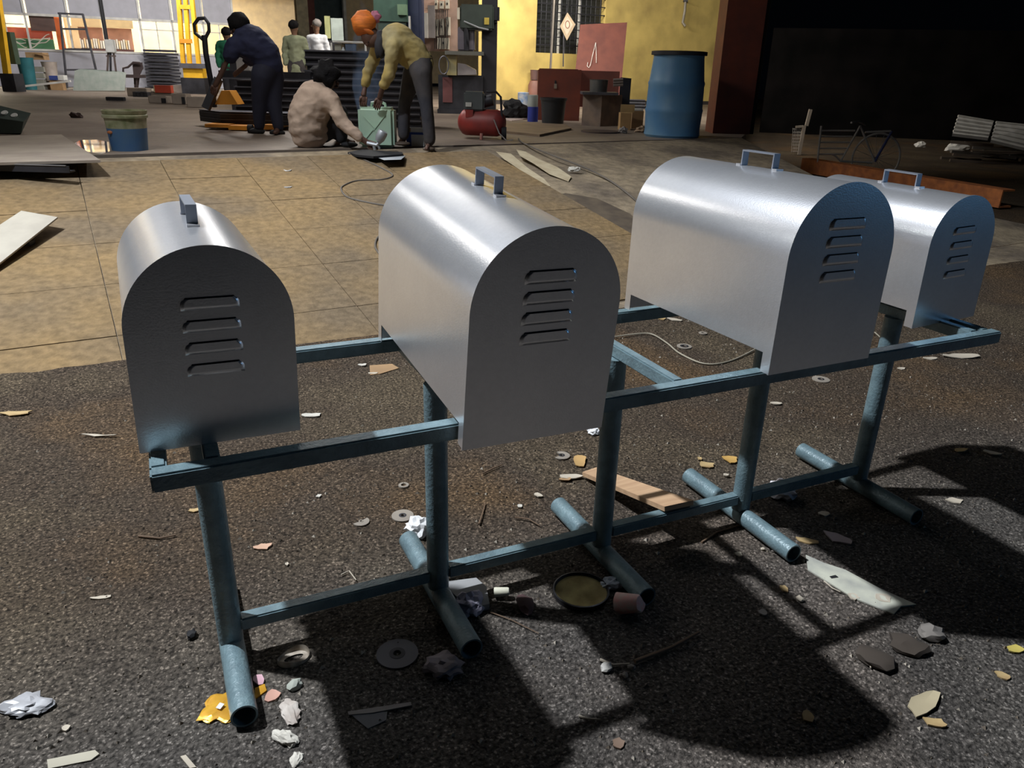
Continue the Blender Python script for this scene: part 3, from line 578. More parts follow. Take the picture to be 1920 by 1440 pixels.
for k, (a, b_, w_, h_, m_, l_, r_) in enumerate((
 (585, 780, 32, 8, PAPER, 'white paper scrap between first and second cover', .1), (30, 776, 55, 9, LEAF, 'tan dry leaf at the left edge of the yard', .1), (366, 958, 26, 6, LEAF, 'pale leaf left of the nearest post', .3),
 (185, 818, 60, 3, PALE, 'thin pale straw left of the first cover', 0), (493, 1027, 32, 9, mat('salmon_chip', (.62, .38, .26), .8), 'salmon-coloured chip right of the nearest post', .3), (538, 1059, 7, 4, PALE, 'tiny pale crumb below the salmon chip', 0),
 (598, 931, 9, 5, PAPER, 'tiny white chip midway between first and second post', 0), (700, 701, 18, 4, PALE, 'pale chip on top of the brown cardboard', 0), (680, 685, 16, 5, PAPER, 'small white chip left of the brown cardboard', .2),
 (1070, 895, 44, 8, PALE, 'tan layered paper left of the plank end', 0), (1087, 866, 26, 20, mat('yellow_lump', (.55, .34, .13), .8), 'yellow-brown lump above the end of the plank', 0), (1369, 862, 26, 14, mat('orange_leaf', (.6, .36, .1), .7), 'orange dry leaf left of the fourth post', .4),
 (1325, 873, 28, 11, LEAF, 'crinkled pale leaf between the third and fourth posts', -.2), (1312, 861, 8, 6, LEAF, 'small orange chip above the crinkled pale leaf', 0), (1512, 1016, 38, 9, LEAF, 'yellow leaf at the end of the fourth foot pipe', -.4),
 (1732, 1318, 36, 40, mat('tan_leaf', (.5, .42, .27), .7), 'large tan leaf in the lower right', -.9), (1755, 1357, 40, 10, LEAF, 'curled brown leaf just below the large tan leaf', -.3), (1905, 1219, 34, 9, mat('yellow_leaf', (.62, .5, .12), .7), 'yellow leaf at the right edge', .2),
 (1880, 1268, 26, 8, LEAF, 'small yellow-brown leaf near the right edge', -.5), (1515, 1345, 24, 12, LEAF, 'pale narrow leaf in the big shadow', -.8), (1600, 1120, 18, 8, PALE, 'crumpled pale bit below the long plastic sheet', 0), (1655, 1122, 30, 12, PALE, 'second pale flake under the tip of the plastic sheet', 0),
 (1800, 669, 66, 10, PALE, 'flat pale flake behind the far right end of the rail', .1), (1745, 673, 26, 6, PALE, 'small pale flake below the far right rail', 0), (1690, 692, 16, 5, PALE, 'pale chip under the far right rail', 0), (1265, 600, 30, 6, PALE, 'pale splinter seen under the third cover', -.5), (1240, 598, 14, 8, LEAF, 'brown curled leaf left of the pale splinter', .4),
 (1455, 757, 20, 5, PALE, 'pale flake right of the fourth post top', .1), (1285, 744, 16, 4, PALE, 'long pale chip under the front rail', -.6), (1545, 965, 18, 8, PALE, 'pale chip below the folded white cloth', .5), (1570, 1010, 50, 14, mat('mauve_scrap', (.4, .33, .34), .8), 'long mauve scrap above the plastic sheet', -.6),
 (1060, 900, 24, 5, CARD, 'thin brown card behind the layered paper', .2), (960, 1048, 10, 6, PALE, 'light chip in front of the lower rail', 0), (975, 950, 10, 6, PAPER, 'white crumb right of the second post', 0), (1010, 930, 12, 8, PALE, 'curled pale shaving behind the lower rail', 1),
 (190, 1122, 36, 4, PALE, 'pale straw left of the nearest post', .2), (125, 1366, 14, 7, PALE, 'small tan chip below the grey plastic bag', 0), (1160, 1395, 26, 10, mat('brown_leaf', (.2, .13, .09), .7), 'dark brown leaf in the lower middle', .3), (1385, 1040, 12, 6, PALE, 'light chip in the striped shadow', 0), (1430, 1150, 14, 8, mat('grey_chip', (.4, .36, .33), .8), 'grey chip in front of the fourth foot pipe', 0),
 (1470, 1105, 16, 9, LEAF, 'small brown flake before the long plastic sheet', 0), (1800, 845, 26, 7, LEAF, 'pale leaf right of the fifth post', .2), (1790, 940, 30, 8, PALE, 'dim flake by the end of the far foot pipe', -.3), (1860, 850, 30, 6, PALE, 'long pale flake near the right edge, in light', -.4))):
    scrap({LEAF: 'dry_leaf'}.get(m_, 'litter_scrap') if 'leaf' not in l_ else 'dry_leaf', a, b_, w_, h_, m_, l_, 'leaf' if 'leaf' in l_ else 'scrap', r_, seed=k+5)
scrap('chalk_fragment', 540, 320, 14, 10, TISS, 'tiny white paper ball on the slabs behind the first cover', 'scrap', seed=1); scrap('paint_fleck', 540, 350, 16, 16, mat('grey_fleck', (.5, .5, .52), .6), 'pale grey paint fleck on the slabs below the paper ball', 'paint', seed=8, curl=.02)
crumple('bone', 1077, 321, 28, 8, PAPER, 'white twisted bit lying on the stained ramp by the hose', 'scrap', 21, .4)
for a, b_, w_, l_, s_ in ((1190, 1250, 0, '', 0),): pass
stone(1137, 1255, 26, mat('pale_stone', (.5, .48, .44), .8), 'pale angular stone in the lower middle', 3); stone(1184, 1253, 16, STN, 'small brown pebble right of the pale angular stone', 6); stone(1172, 1268, 14, STN, 'grey pebble under the small brown pebble', 7)
stone(1362, 893, 12, PALE, 'round pebble left of the fourth post', 5); stone(1430, 1031, 9, PALE, 'pebble beside the fourth foot pipe', 9); stone(1452, 1035, 10, STN, 'second pebble beside the fourth foot pipe', 10); stone(1500, 1125, 16, PALE, 'pebble in front of the long plastic sheet', 11)
stone(1640, 1240, 70, mat('brown_rock', (.055, .042, .032), .9), 'flat brown rock half buried at the lower right', 12, sq=(1, .8, .3)); stone(1700, 1215, 66, mat('brown_rock'if 0 else 'brown_rock', (.1, .08, .06)), 'dark lump of earth right of the flat brown rock', 13, sq=(1, .8, .35)); stone(1745, 1195, 50, STN, 'dark stone farther right behind the earth lump', 14)
stone(1880, 1110, 0.1, STN, 'x') if 0 else None
stone(985, 1140, 60, mat('dark_maroon', (.07, .035, .035), .8), 'dark maroon clod right of the cream cup', 15, 'clod', (1, .5, .35), 'clod'); stone(900, 1105, 14, STN, 'pebble on the edge of the grey slab', 16); stone(360, 1192, 22, BLACK, 'black clod left of the nearest post', 17, 'clod', cat='clod'); stone(1140, 1030, .1, STN, '') if 0 else None
twig([(905, 890), (925, 880), (942, 873)], .003, 'short dark twig behind the lower rail, left of the third post'); twig([(898, 985), (905, 965), (910, 945)], .003, 'upright brown twig on the soil right of the second post')
twig([(965, 972), (990, 975), (1012, 988)], .003, 'forked twig right of the upright twig'); twig([(260, 1008), (300, 1012), (330, 1006)], .004, 'dark curved twig left of the nearest post'); twig([(640, 1080), (655, 1073), (668, 1090)], .0025, 'thin straw between first and second posts', PALE)
twig([(1190, 1245), (1260, 1218), (1310, 1190)], .006, 'long dark stick in the big middle shadow'); twig([(1125, 1240), (1150, 1250), (1180, 1248)], .004, 'pale curved stick above the pale angular stone', PALE); twig([(1315, 1020), (1345, 1000), (1395, 985)], .004, 'stick leaning out from under the plank'); twig([(1085, 1345), (1100, 1350), (1125, 1352)], .003, 'short straw at the bottom middle', PALE)
twig([(1545, 1092), (1560, 1105), (1575, 1112)], .0025, 'pair of straws touching the plastic sheet', PALE); twig([(1620, 1218), (1628, 1240), (1632, 1255)], .0025, 'bent straw by the brown rock', PALE); twig([(920, 1150), (960, 1165), (1010, 1190)], .002, 'thin root in front of the cream cup')
def cord(name, pts, r, m, label, cat='cable', n=8, lift=0):
    P = [surf(*q_)+Vector((0, 0, r+lift+.002)) for q_ in pts]; Q = []
    for i in range(len(P)-1):
        a, b_, c, d = P[max(i-1, 0)], P[i], P[i+1], P[min(i+2, len(P)-1)]
        for t in np.linspace(0, 1, 6, endpoint=False):
            Q.append(.5*((2*b_)+(c-a)*t+(2*a-5*b_+4*c-d)*t*t+(3*b_-a-3*c+d)*t**3))
    Q.append(P[-1]); o0 = Q[0].copy(); bm = B(); tube(bm, [x-o0 for x in Q], r, n); return fin(name, bm, m, loc=o0, label=label, cat=cat)
cord('cable', [(1150, 634), (1185, 629), (1220, 628), (1250, 645), (1275, 665), (1320, 684), (1365, 680), (1410, 660), (1440, 640)], .0045, mat('pale_cable', (.38, .34, .26), .6), 'pale cable curving over the soil under the third cover')
cord('hose', [(655, 290), (690, 305), (725, 322), (736, 332), (715, 339), (670, 341), (645, 350), (640, 358), (652, 372), (690, 382), (725, 388)], .008, mat('grey_hose', (.13, .11, .09), .6), 'grey hose looping over the slabs behind the second cover', 'hose')
cord('hose', [(716, 440), (706, 452), (704, 466), (712, 480)], .008, M['grey_hose'], 'short bend of hose just left of the second cover', 'hose')
cord('air_hose', [(972, 262), (985, 272), (1040, 295), (1100, 318), (1150, 345), (1200, 385), (1230, 420)], .009, M['grey_hose'], 'long air hose running down the stained ramp to the third cover', 'hose')
cord('cable', [(1640, 625), (1655, 640), (1660, 655), (1640, 662)], .004, M['pale_cable'], 'pale cable end showing under the fourth cover')
cord('wire', [(1455, 705), (1500, 706), (1530, 700), (1550, 690)], .003, M['pale_cable'], 'thin wire on the soil below the third cover', 'wire')
def smear(pts, m, label, z=.002): return flat('dried_cement', pts, .003, m, label, 'spill', z=0, usesurf=True)
CEM = mat('pale_cement', (.55, .47, .32), .9, c2=(.42, .34, .22), scale=9)
smear([(968, 280), (985, 284), (1010, 298), (1045, 313), (1071, 331), (1066, 340), (1030, 326), (1000, 306), (975, 292)], CEM, 'wide pale cement run on the stained ramp')
smear([(930, 284), (958, 288), (990, 315), (1020, 335), (1032, 349), (1010, 342), (975, 318), (945, 298)], CEM, 'narrow pale cement run left of the wide one')
smear([(1020, 368), (1040, 372), (1058, 385), (1040, 384)], CEM, 'small pale spatter below the cement runs'); smear([(1020, 382), (1035, 395), (1050, 403), (1030, 400)], CEM, 'lowest pale spatter near the second cover')
smear([(1118, 445), (1150, 462), (1182, 492), (1170, 490), (1140, 470)], CEM, 'pale streak on the ramp right behind the second cover')
WET = mat('wet_concrete', (.07, .052, .038), .8, c2=(.12, .09, .06), scale=6)
smear([(1020, 372), (1060, 362), (1120, 372), (1180, 400), (1230, 440), (1180, 470), (1120, 440), (1060, 405), (1028, 396)], WET, 'dark wet stain on the ramp between second and third covers')
# ================================================================ THINGS ON THE WORKSHOP FLOOR
Rz = Matrix.Rotation(YAW, 3, 'Z')             # world -> viewer-facing local axes
class T:
    def __init__(s, name, label, cat, px, py, z=ZF, group=None, v=None, kind=None):
        s.p = on_z(px, py, z) if v is None else on_v(px, py, v)
        s.v = (s.p-CAM).dot(HV); s.k = (s.p-CAM).dot(FW)/FPX
        s.o = empty(name, s.p, -YAW, label, cat, group, kind)
    def q(s, px, py, d=0): return Rz @ (on_v(px, py, s.v+d)-s.p)
    def rect(s, name, x0, y0, x1, y1, d0, d1, m, bev=0, lab=None, par=None):
        a, b = s.q((x0+x1)/2, y1, d0), s.q((x0+x1)/2, y0, d0); l, r = s.q(x0, (y0+y1)/2, d0), s.q(x1, (y0+y1)/2, d0)
        bm = B(); box(bm, l.x, r.x, d0, d1, max(a.z, 0) if abs(a.z) < .03 else a.z, b.z)
        if bev: bmesh.ops.bevel(bm, geom=bm.edges[:], offset=bev, segments=2, affect='EDGES')
        return fin(name, bm, m, par or s.o, label=lab)
    def poly(s, name, pts, d0, d1, m, lab=None, par=None):
        bm = B(); prism(bm, [s.q(x, y, d0) for x, y in pts], (0, d1-d0, 0)); return fin(name, bm, m, par or s.o, label=lab)
    def tube(s, name, pts, r, m, n=8, par=None, lab=None):      # pts: (px, py, d)
        bm = B(); tube(bm, [s.q(*p_) for p_ in pts], r, n); return fin(name, bm, m, par or s.o, label=lab)
    def bars(s, name, segs, w, h, m, par=None, lab=None):
        bm = B()
        for a, b in segs: bar(bm, s.q(*a), s.q(*b), w, h, Vector((0, 1, 0)))
        return fin(name, bm, m, par or s.o, label=lab)
    def lathe(s, name, cx, prof, m, n=32, d=0, lab=None, par=None, ang=.6):    # prof: (radius px, py)
        x = s.q(cx, (prof[0][1]+prof[-1][1])/2, d).x; bm = B()
        lathe(bm, [(r*s.k, s.q(cx, py, d).z) for r, py in prof], n, Matrix.Translation((x, d, 0))); return fin(name, bm, m, par or s.o, label=lab, ang=ang)
# blue drum
t = T('drum', 'tall faded blue plastic drum standing before the red-brown pillar', 'drum', 1268, 260)
BLUEP = mat('faded_blue', (.09, .25, .48), .45, c2=(.16, .31, .46), scale=2.2, detail=8, bump=.05)
zt_ = t.q(1272, 100).z; R0 = 52*t.k
bm = B(); lathe(bm, [(0, 0), (R0*.96, 0), (R0*1.02, .03), (R0*1.0, .1), (R0*1.03, zt_*.3), (R0*1.05, zt_*.33), (R0*1.02, zt_*.36), (R0*1.0, zt_*.62), (R0*1.02, zt_*.655), (R0*.98, zt_*.69), (R0*.9, zt_*.95), (R0*.9, zt_), (0, zt_)], 48, Matrix.Translation((0, R0, 0))); fin('barrel', bm, BLUEP, t.o)
bm = B(); lathe(bm, [(R0*.88, zt_-.02), (R0*.99, zt_-.015), (R0*.99, zt_+.03), (R0*.9, zt_+.035), (R0*.88, zt_+.005)], 48, Matrix.Translation((0, R0, 0))); fin('rim', bm, DARK, t.o)
# bucket
t = T('paint_bucket', 'dirty cream paint bucket with a blue lower half at the top of the slabs', 'bucket', 229, 284)
bm = B(); k = t.k; R1, R2 = 32*k, 38*k; h = t.q(225, 208).z; Mx = Matrix.Translation((0, R1, 0))
lathe(bm, [(0, 0), (R1, 0), (R1+(R2-R1)*.55, h*.56), (R1+(R2-R1)*.55, h*.56)], 32, Mx); fin('blue_body', bm, mat('bucket_blue', (.06, .15, .32), .45, c2=(.09, .17, .27)), t.o)
bm = B(); lathe(bm, [(R1+(R2-R1)*.55, h*.56), (R2*.97, h*.82), (R2*1.04, h*.82), (R2*1.05, h*.88), (R2*.98, h*.9), (R2*1.02, h*.93), (R2*1.05, h), (R2*.97, h), (R2*.9, h*.6), (0, h*.6)], 32, Mx); fin('cream_rim', bm, mat('bucket_cream', (.48, .45, .3), .6, c2=(.2, .22, .1), scale=9), t.o)
bm = B(); ball(bm, (-R2*.45, -.002, h*.47), .02, 2, (1.3, .3, .8)); fin('printed_spot', bm, mat('orange_spot', (.6, .2, .07), .6), t.o)
# puddle and small things
bm = B(); c = on_z(175, 274, ZF+.001); pts = [on_z(a, b_, ZF)-c for a, b_ in ((138, 270), (150, 263), (180, 262), (204, 266), (206, 284), (190, 289), (165, 285), (150, 278))]; prism(bm, pts, (0, 0, .0015))
fin('puddle', bm, mat('water', (.02, .02, .02), .03, .0), loc=c, label='small wet patch mirroring the office window left of the bucket', cat='puddle')
t = T('steel_block', 'short black steel channel piece lying alone above the bucket', 'block', 214, 190); t.rect('channel', 198, 182, 231, 189, 0, .12, DARK, .006); t.rect('end_face', 199, 183, 206, 188, -.004, 0, BLACK)
crumple('rag', 144, 221, 26, 8, mat('dark_rag', (.06, .035, .03), .9), 'dark crumpled rag on the floor left of the bucket', 'rag', 31, .5)
# plates lower left
flat('steel_plate', [(-60, 256), (115, 252), (188, 300), (-60, 306)], .02, PLY, 'wide grey-brown steel plate lying at the left edge of the floor', 'plate', z=ZF+.05)
for a in (-30, 90): bm = B(); c = on_z(a, 300, ZF); box(bm, -.05, .05, 0, .25, 0, .05); fin('timber_block', bm, DARK, loc=c+HV*.06, rz=-YAW, label='dark block under the %s end of the wide plate' % ('left' if a < 0 else 'right'), cat='block')
t = T('steel_channel', 'black steel channel with a bright lip in front of the wide plate', 'channel', 40, 322); a, b_ = t.q(-60, 322), t.q(130, 320); bm = B(); box(bm, a.x, b_.x, 0, .08, 0, .012); box(bm, a.x, b_.x, 0, .01, .012, .05); fin('web', bm, DARK, t.o); bm = B(); box(bm, a.x, b_.x-.02, -.004, .006, .05, .056); fin('bright_lip', bm, mat('bright_lip', (.45, .45, .47), .4, .6), t.o)
plank('steel_plate', [(-60, 540, surf(-60, 540).z+.015), (108, 407, surf(108, 412).z+.055), (40, 395, surf(40, 398).z+.05), (-90, 480, surf(-90, 482).z+.012)], .01, mat('pale_plate', (.5, .46, .38), .6, c2=(.4, .36, .3)), 'pale bare plate propped on the slabs at the left edge', 'plate')
p = surf(42, 462); bm = B(); box(bm, -.05, .05, 0, .06, -.02, .03); fin('timber_block', bm, mat('dark_prop', (.08, .07, .06), .7), loc=p, rz=-YAW, label='small dark prop under the pale bare plate', cat='block')
# control box on its back
t = T('control_box', 'dark green metal control box with two round white dials at the left edge', 'box', 20, 252)
bm = B(); P = [t.q(-40, 246, .1), t.q(44, 252, .0), t.q(58, 222, .25), t.q(-40, 200, .4)]
hexa(bm, [t.q(-50, 250, 0), t.q(40, 250, 0), t.q(40, 250, .45), t.q(-50, 250, .45), t.q(-50, 215, 0), t.q(44, 228, 0), t.q(58, 212, .35), t.q(-50, 186, .35)]); fin('case', bm, mat('dark_green_case', (.05, .065, .055), .5), t.o)
for a, b_ in ((9, 212), (27, 217)):
    c = t.q(a, b_, .14); bm = B(); lathe(bm, [(0, 0), (.035, 0), (.035, .012), (0, .012)], 20, Matrix.Translation(c+Vector((0, 0, .0))) @ Matrix.Rotation(.55, 4, 'X')); fin('dial', bm, WHITE, t.o)
# ---- far left clutter in front of the office
t = T('yellow_hoist', 'tall yellow three-beam hoist frame in front of the office windows', 'hoist', 360, 176)
for a, b_ in (((333, -30), (344, 122)), ((346, -30), (356, 122)), ((357, -30), (373, 122))): t.bars('beam', [((*a, 0), (*b_, 0))], .1, .1, YELP)
t.rect('cross_plate', 337, 9, 356, 17, -.07, -.05, YELP); t.rect('cross_plate', 337, 73, 360, 81, -.07, -.05, ORANGE); t.rect('base_box', 343, 120, 379, 146, -.1, .2, YELP); t.rect('dark_beam', 336, 119, 384, 128, -.16, -.11, DARKL); t.rect('foot', 340, 146, 384, 176, -.1, .3, DARK)
t = T('crane_mast', 'slanting yellow crane leg at the left edge', 'crane', 12, 172); t.bars('leg', [((-6, -10, 0), (14, 140, 0))], .14, .14, YELP); t.rect('foot', 2, 138, 28, 172, -.1, .3, DARK); t.rect('winch', 14, 60, 24, 120, .1, .3, mat('dark_green', (.05, .08, .05), .6))
t = T('teal_bin', 'teal plastic bin by the office wall at the far left', 'bin', 52, 168); t.lathe('bin_body', 52, [(0, 168), (11, 168), (14, 110), (15, 108), (13, 108), (0, 112)], mat('teal_plastic', (.03, .17, .2), .5)); 
t = T('beige_bucket', 'beige bucket right of the teal bin', 'bucket', 95, 168); t.rect('stand_block', 84, 152, 106, 168, .02, .25, CARD); t.lathe('bucket_body', 95, [(0, 152), (10, 152), (13, 118), (14, 116), (12, 116), (0, 120)], mat('beige_plastic', (.5, .42, .36), .6))
t = T('carton', 'open brown carton lying on the bins at the far left', 'carton', 65, 112, v=on_z(70, 168, ZF).dot(HV)-CAM.dot(HV)+.05); t.rect('carton_body', 48, 98, 80, 113, 0, .3, CARD); t.poly('flap', [(66, 98), (92, 104), (90, 106), (64, 101)], -.05, -.03, CARD)
t = T('crate', 'white crate stack between the teal bin and beige bucket', 'crate', 73, 168)
for a in (125, 137, 149, 159): t.rect('crate_layer', 64, a, 82, a+10, 0, .2, mat('grey_crate', (.33, .32, .27), .7))
t = T('steel_angle', 'long pale steel angle lying before the bins', 'angle', 80, 171); bm = B(); bar(bm, t.q(28, 166, 0)+Vector((0, 0, .03)), t.q(132, 152, .1), .06, .05); fin('angle_bar', bm, WHITE, t.o)
t = T('blue_box', 'small blue and white box on the floor below the black frame', 'box', 104, 169); t.rect('support', 94, 151, 117, 169, .02, .2, CARD); t.rect('blue_half', 92, 142, 108, 150, 0, .2, mat('blue_card', (.05, .08, .3), .6)); t.rect('white_half', 108.3, 141, 119, 150, 0, .2, WHITE)
t = T('window_frame', 'black steel window frame leaning against the office wall', 'frame', 150, 166); 
t.bars('side_bar', [((112, 24, .25), (126, 165, .0))], .05, .05, DARKL); t.bars('side_bar', [((155, 26, .25), (188, 165, .0))], .05, .05, DARKL)
for a, b_ in (((109, 25), (156, 27)), ((115, 54), (162, 55)), ((120, 92), (171, 93)), ((124, 131), (181, 131))): t.bars('cross_bar', [((*a, .3), (*b_, .3))], .05, .05, DARKL)
GLS = mat('stacked_glass', (.36, .42, .38), .15, c2=(.46, .5, .46), scale=6)
for k in range(4):
    t = T('glass_sheet', ['front greenish glass sheet of the stack leaning by the office wall', 'second glass sheet of the leaning stack', 'third glass sheet of the leaning stack', 'rearmost glass sheet, the tallest of the leaning stack'][k], 'glass', 186, 171-k)
    t.poly('sheet', [(137+k*4, 170-k), (234-k*3, 170-k), (236-k*4, 136-k), (140+k*3, 132-k)], k*.02, k*.02+.012, GLS)
t = T('support_post', 'slim black post with a wrapped foot standing before the office', 'post', 208, 170); t.tube('pole', [(183, -30, 0), (200, 76, 0)], .055, BLACK); t.rect('paper_wrap', 196, 74, 212, 99, -.09, .09, mat('grey_wrap', (.5, .5, .48), .8), .02); t.bars('jack_leg', [((203, 98, 0), (201, 138, 0)), ((213, 98, 0), (218, 138, 0)), ((199, 105, 0), (217, 105, 0))], .04, .04, mat('brown_iron', (.12, .09, .08), .7)); t.tube('screw', [(207, 96, 0), (208, 168, 0)], .03, DARK)
t = T('plastic_chair', 'dark plastic armchair turned sideways by the slatted stack', 'chair', 250, 168); CH = mat('brown_plastic', (.07, .05, .05), .5)
t.tube('armrest', [(231, 142, 0), (231, 128, 0), (240, 126, 0), (250, 117, 0), (262, 118, 0)], .03, CH); t.poly('backrest', [(248, 118), (266, 117), (268, 128), (262, 140), (258, 170), (252, 170), (250, 140)], .1, .13, CH); t.rect('seat', 232, 140, 262, 146, -.1, .3, CH)
for a in (233, 256): t.tube('leg', [(a, 144, 0), (a+1, 168, 0)], .025, CH)
t = T('slat_stack', 'stack of grey folded metal slats beside the plastic chair', 'stack', 300, 166)
for k in range(12):
    y_ = 93+k*6; t.rect('slat', 268+k*.7, y_, 324+k*.6, y_+4.2, .2-.1*(k % 2)-k*.01, .5, mat('slat_grey', (.07, .07, .085), .5, .2))
t.rect('base_board', 272, 164, 332, 168, 0, .5, DARK)
t = T('red_box', 'small red box lying on the concrete blocks', 'box', 305, 174, z=ZF+.15); t.rect('lid', 290, 160, 320, 174, 0, .15, mat('red_lacquer', (.6, .09, .05), .5)); t.rect('end_face', 288, 160, 290, 173, 0, .15, CREAM)
CB = mat('dusty_block', (.28, .23, .19), .8)
for k, (a, b_, c, d, l_) in enumerate(((238, 165, 275, 181, 'leftmost dusty block by the office floor'), (283, 172, 322, 187, 'dusty block under the red box'), (278, 180, 312, 194, 'long dusty channel end pointing at us'), (322, 176, 348, 196, 'dusty block with a hollow end'), (350, 182, 384, 202, 'dusty block beside the pallet truck'), (320, 160, 345, 175, 'dusty lump behind the red box'))):
    t = T('concrete_block', l_, 'block', (a+c)/2, d); t.rect('block_body', a, b_, c, d, 0, .3, CB, .01)
    if k in (2, 3): t.rect('hollow', a+(c-a)*.72, b_+(d-b_)*.3, c-1, d-1, -.006, 0, BLACK)  # black patch on a solid face paints the shade inside a hollow
t = T('black_bundle', 'black bundle of short bars on the floor by the blocks', 'bundle', 264, 182)
for k in range(4): t.rect('short_bar', 249+k*7, 172+k % 2, 255+k*7, 182, 0, .2, DARK)
t = T('scrap_heap', 'low dark heap of metal scrap below the yellow hoist', 'scrap', 358, 172)
for k in range(9): bm = B(); a = t.q(338+k*6, 168-(k % 3)*5, -.1*(k % 4)); bar(bm, a, a+Vector((.2, .1*(-1)**k, .03)), .06, .05); fin('scrap_piece', bm, [DARK, DARKL, RUST, DARK][k % 4], t.o)
# ---- pallet truck
t = T('pallet_truck', 'orange hand pallet truck with a black loop handle, loaded with steel sections', 'pallet truck', 440, 246)
t.poly('hydraulic_cover', [(403, 196), (415, 170), (430, 170), (446, 196)], 0, .25, ORANGE); t.tube('shaft', [(383, 66, 0), (386, 100, 0), (392, 134, 0), (398, 165, .05), (402, 200, .1)], .035, DARK)
t.tube('handle_loop', [(383, 76, 0), (366, 62, 0), (364, 46, 0), (372, 35, 0), (384, 34, 0), (391, 44, 0), (392, 58, 0), (383, 76, 0)], .022, DARK); t.bars('arm', [((410, 148, 0), (386, 204, -.1))], .09, .09, DARK)
t.rect('fork', 384, 233, 428, 239, .1, .9, ORANGE); t.rect('fork', 428, 236, 476, 244, .05, .9, ORANGE); t.rect('fork', 494, 234, 512, 243, .15, .9, ORANGE)
bm = B(); c = t.q(470, 243, -.2); lathe(bm, [(0, -.03), (.05, -.03), (.05, .03), (0, .03)], 16, Matrix.Translation((c.x, c.y, .05)) @ Matrix.Rotation(pi/2, 4, 'Y')); fin('wheel', bm, BLACK, t.o)
t2 = T('steel_section', 'black steel channel section loaded on the pallet truck forks', 'section', 440, 234, z=ZF+.06)
bm = B(); z0 = .0; z1 = .2
pts = [t2.q(373, 206, .55), t2.q(412, 210, .12), t2.q(540, 207, .12), t2.q(540, 207, .55)]
prism(bm, [Vector((p_.x, p_.y, 0)) for p_ in pts], (0, 0, .05)); prism(bm, [Vector((p_.x, p_.y, .07)) for p_ in pts], (0, 0, .05)); prism(bm, [Vector((p_.x, p_.y+.01, .0)) for p_ in pts], (0, 0, .14)); fin('channel', bm, DARK, t2.o)
for zz in (.052, .122, .145): bm = B(); prism(bm, [Vector((p_.x, p_.y-.006, zz)) for p_ in pts], (0, 0, .008)); fin('bright_edge', bm, DARKL, t2.o)
# ---- stacks of steel sections
def stack(label, x0, x1, y0, y1, n, px, py, dep, d0=0):
    t = T('steel_stack', label, 'stack', px, py)
    for k in range(n):
        ya = y1-(y1-y0)*(k+1)/n; yb = y1-(y1-y0)*k/n; R = random.Random(k+px); e0, e1 = R.uniform(-3, 3), R.uniform(-4, 4)
        a, b_ = t.q(x0+e0, yb, 0), t.q(x1+e1, ya, 0); h = b_.z-a.z; bm = B()
        box(bm, a.x, b_.x, 0, dep, a.z, a.z+h*.16); box(bm, a.x, b_.x, .04, dep, a.z+h*.16, a.z+h*.82); box(bm, a.x, b_.x, 0, dep, a.z+h*.82, a.z+h*.97)
        sct = fin('steel_section', bm, DARK, t.o); bm = B(); box(bm, a.x, b_.x, -.006, 0, a.z+h*.80, a.z+h*.97); fin('bright_edge', bm, DARKL, sct)
    return t
stack('tall stack of black steel sections behind the squatting man', 573, 790, 98, 238, 11, 690, 238, .5)
stack('lower stack of black steel sections behind the navy-shirted man', 442, 560, 152, 236, 7, 500, 236, .4)
t = T('steel_beam', 'thick dark beam lying across the lower stack of sections', 'beam', 495, 150, v=on_z(500, 236, ZF).dot(HV)-CAM.dot(HV)-.06); t.rect('web', 410, 134, 582, 147, 0, .06, DARK); t.rect('flange', 410, 147, 582, 150, -.03, .1, DARKL)
t = T('flat_section', 'flat dark box section on top of the tall stack', 'section', 600, 106, v=on_z(690, 238, ZF).dot(HV)-CAM.dot(HV)+.05); t.rect('slab', 573, 95, 624, 105, 0, .4, DARK, .01); t.rect('bright_edge', 573, 94, 622, 95, 0, .4, DARKL)
t = T('grey_machine', 'grey lathe head standing behind the lower stack', 'machine', 455, 215); t.rect('column', 430, 92, 442, 140, 0, .2, DARK); t.rect('head', 443, 108, 466, 132, 0, .3, mat('machine_grey', (.3, .28, .27), .6)); t.rect('bed', 432, 132, 470, 215, 0, .3, DARK)
# ---- jerrycan, carton, tray, spray gun
t = T('jerrycan', 'pale green jerrycan held by the man in the orange turban', 'jerrycan', 705, 277); JG = mat('jerry_green', (.38, .55, .44), .4, c2=(.44, .58, .42), scale=2)
def rbox(bm, x0, x1, y0, y1, z0, z1, r, seg=3):
    b = bmesh.new(); box(b, x0, x1, y0, y1, z0, z1); bmesh.ops.bevel(b, geom=b.edges[:], offset=r, segments=seg, affect='EDGES'); me = bpy.data.meshes.new('t'); b.to_mesh(me); b.free(); bm.from_mesh(me); bpy.data.meshes.remove(me)
a, b_ = t.q(673, 277), t.q(737, 202); bm = B(); rbox(bm, a.x, b_.x, 0, .22, 0, b_.z, .03); fin('body', bm, JG, t.o)
t.tube('handle', [(695, 203, .1), (697, 193, .1), (712, 190, .1), (722, 195, .1), (724, 204, .1)], .016, JG); t.lathe('cap', 681, [(0, 203), (7, 203), (7, 192), (0, 191)], mat('cap_grey', (.45, .5, .5), .5), d=.1)
for s in (((682, 218), (702, 240)), ((722, 216), (700, 245)), ((684, 262), (700, 242)), ((720, 262), (702, 243))): t.bars('emboss', [((*s[0], -.002), (*s[1], -.002))], .008, .012, JG)
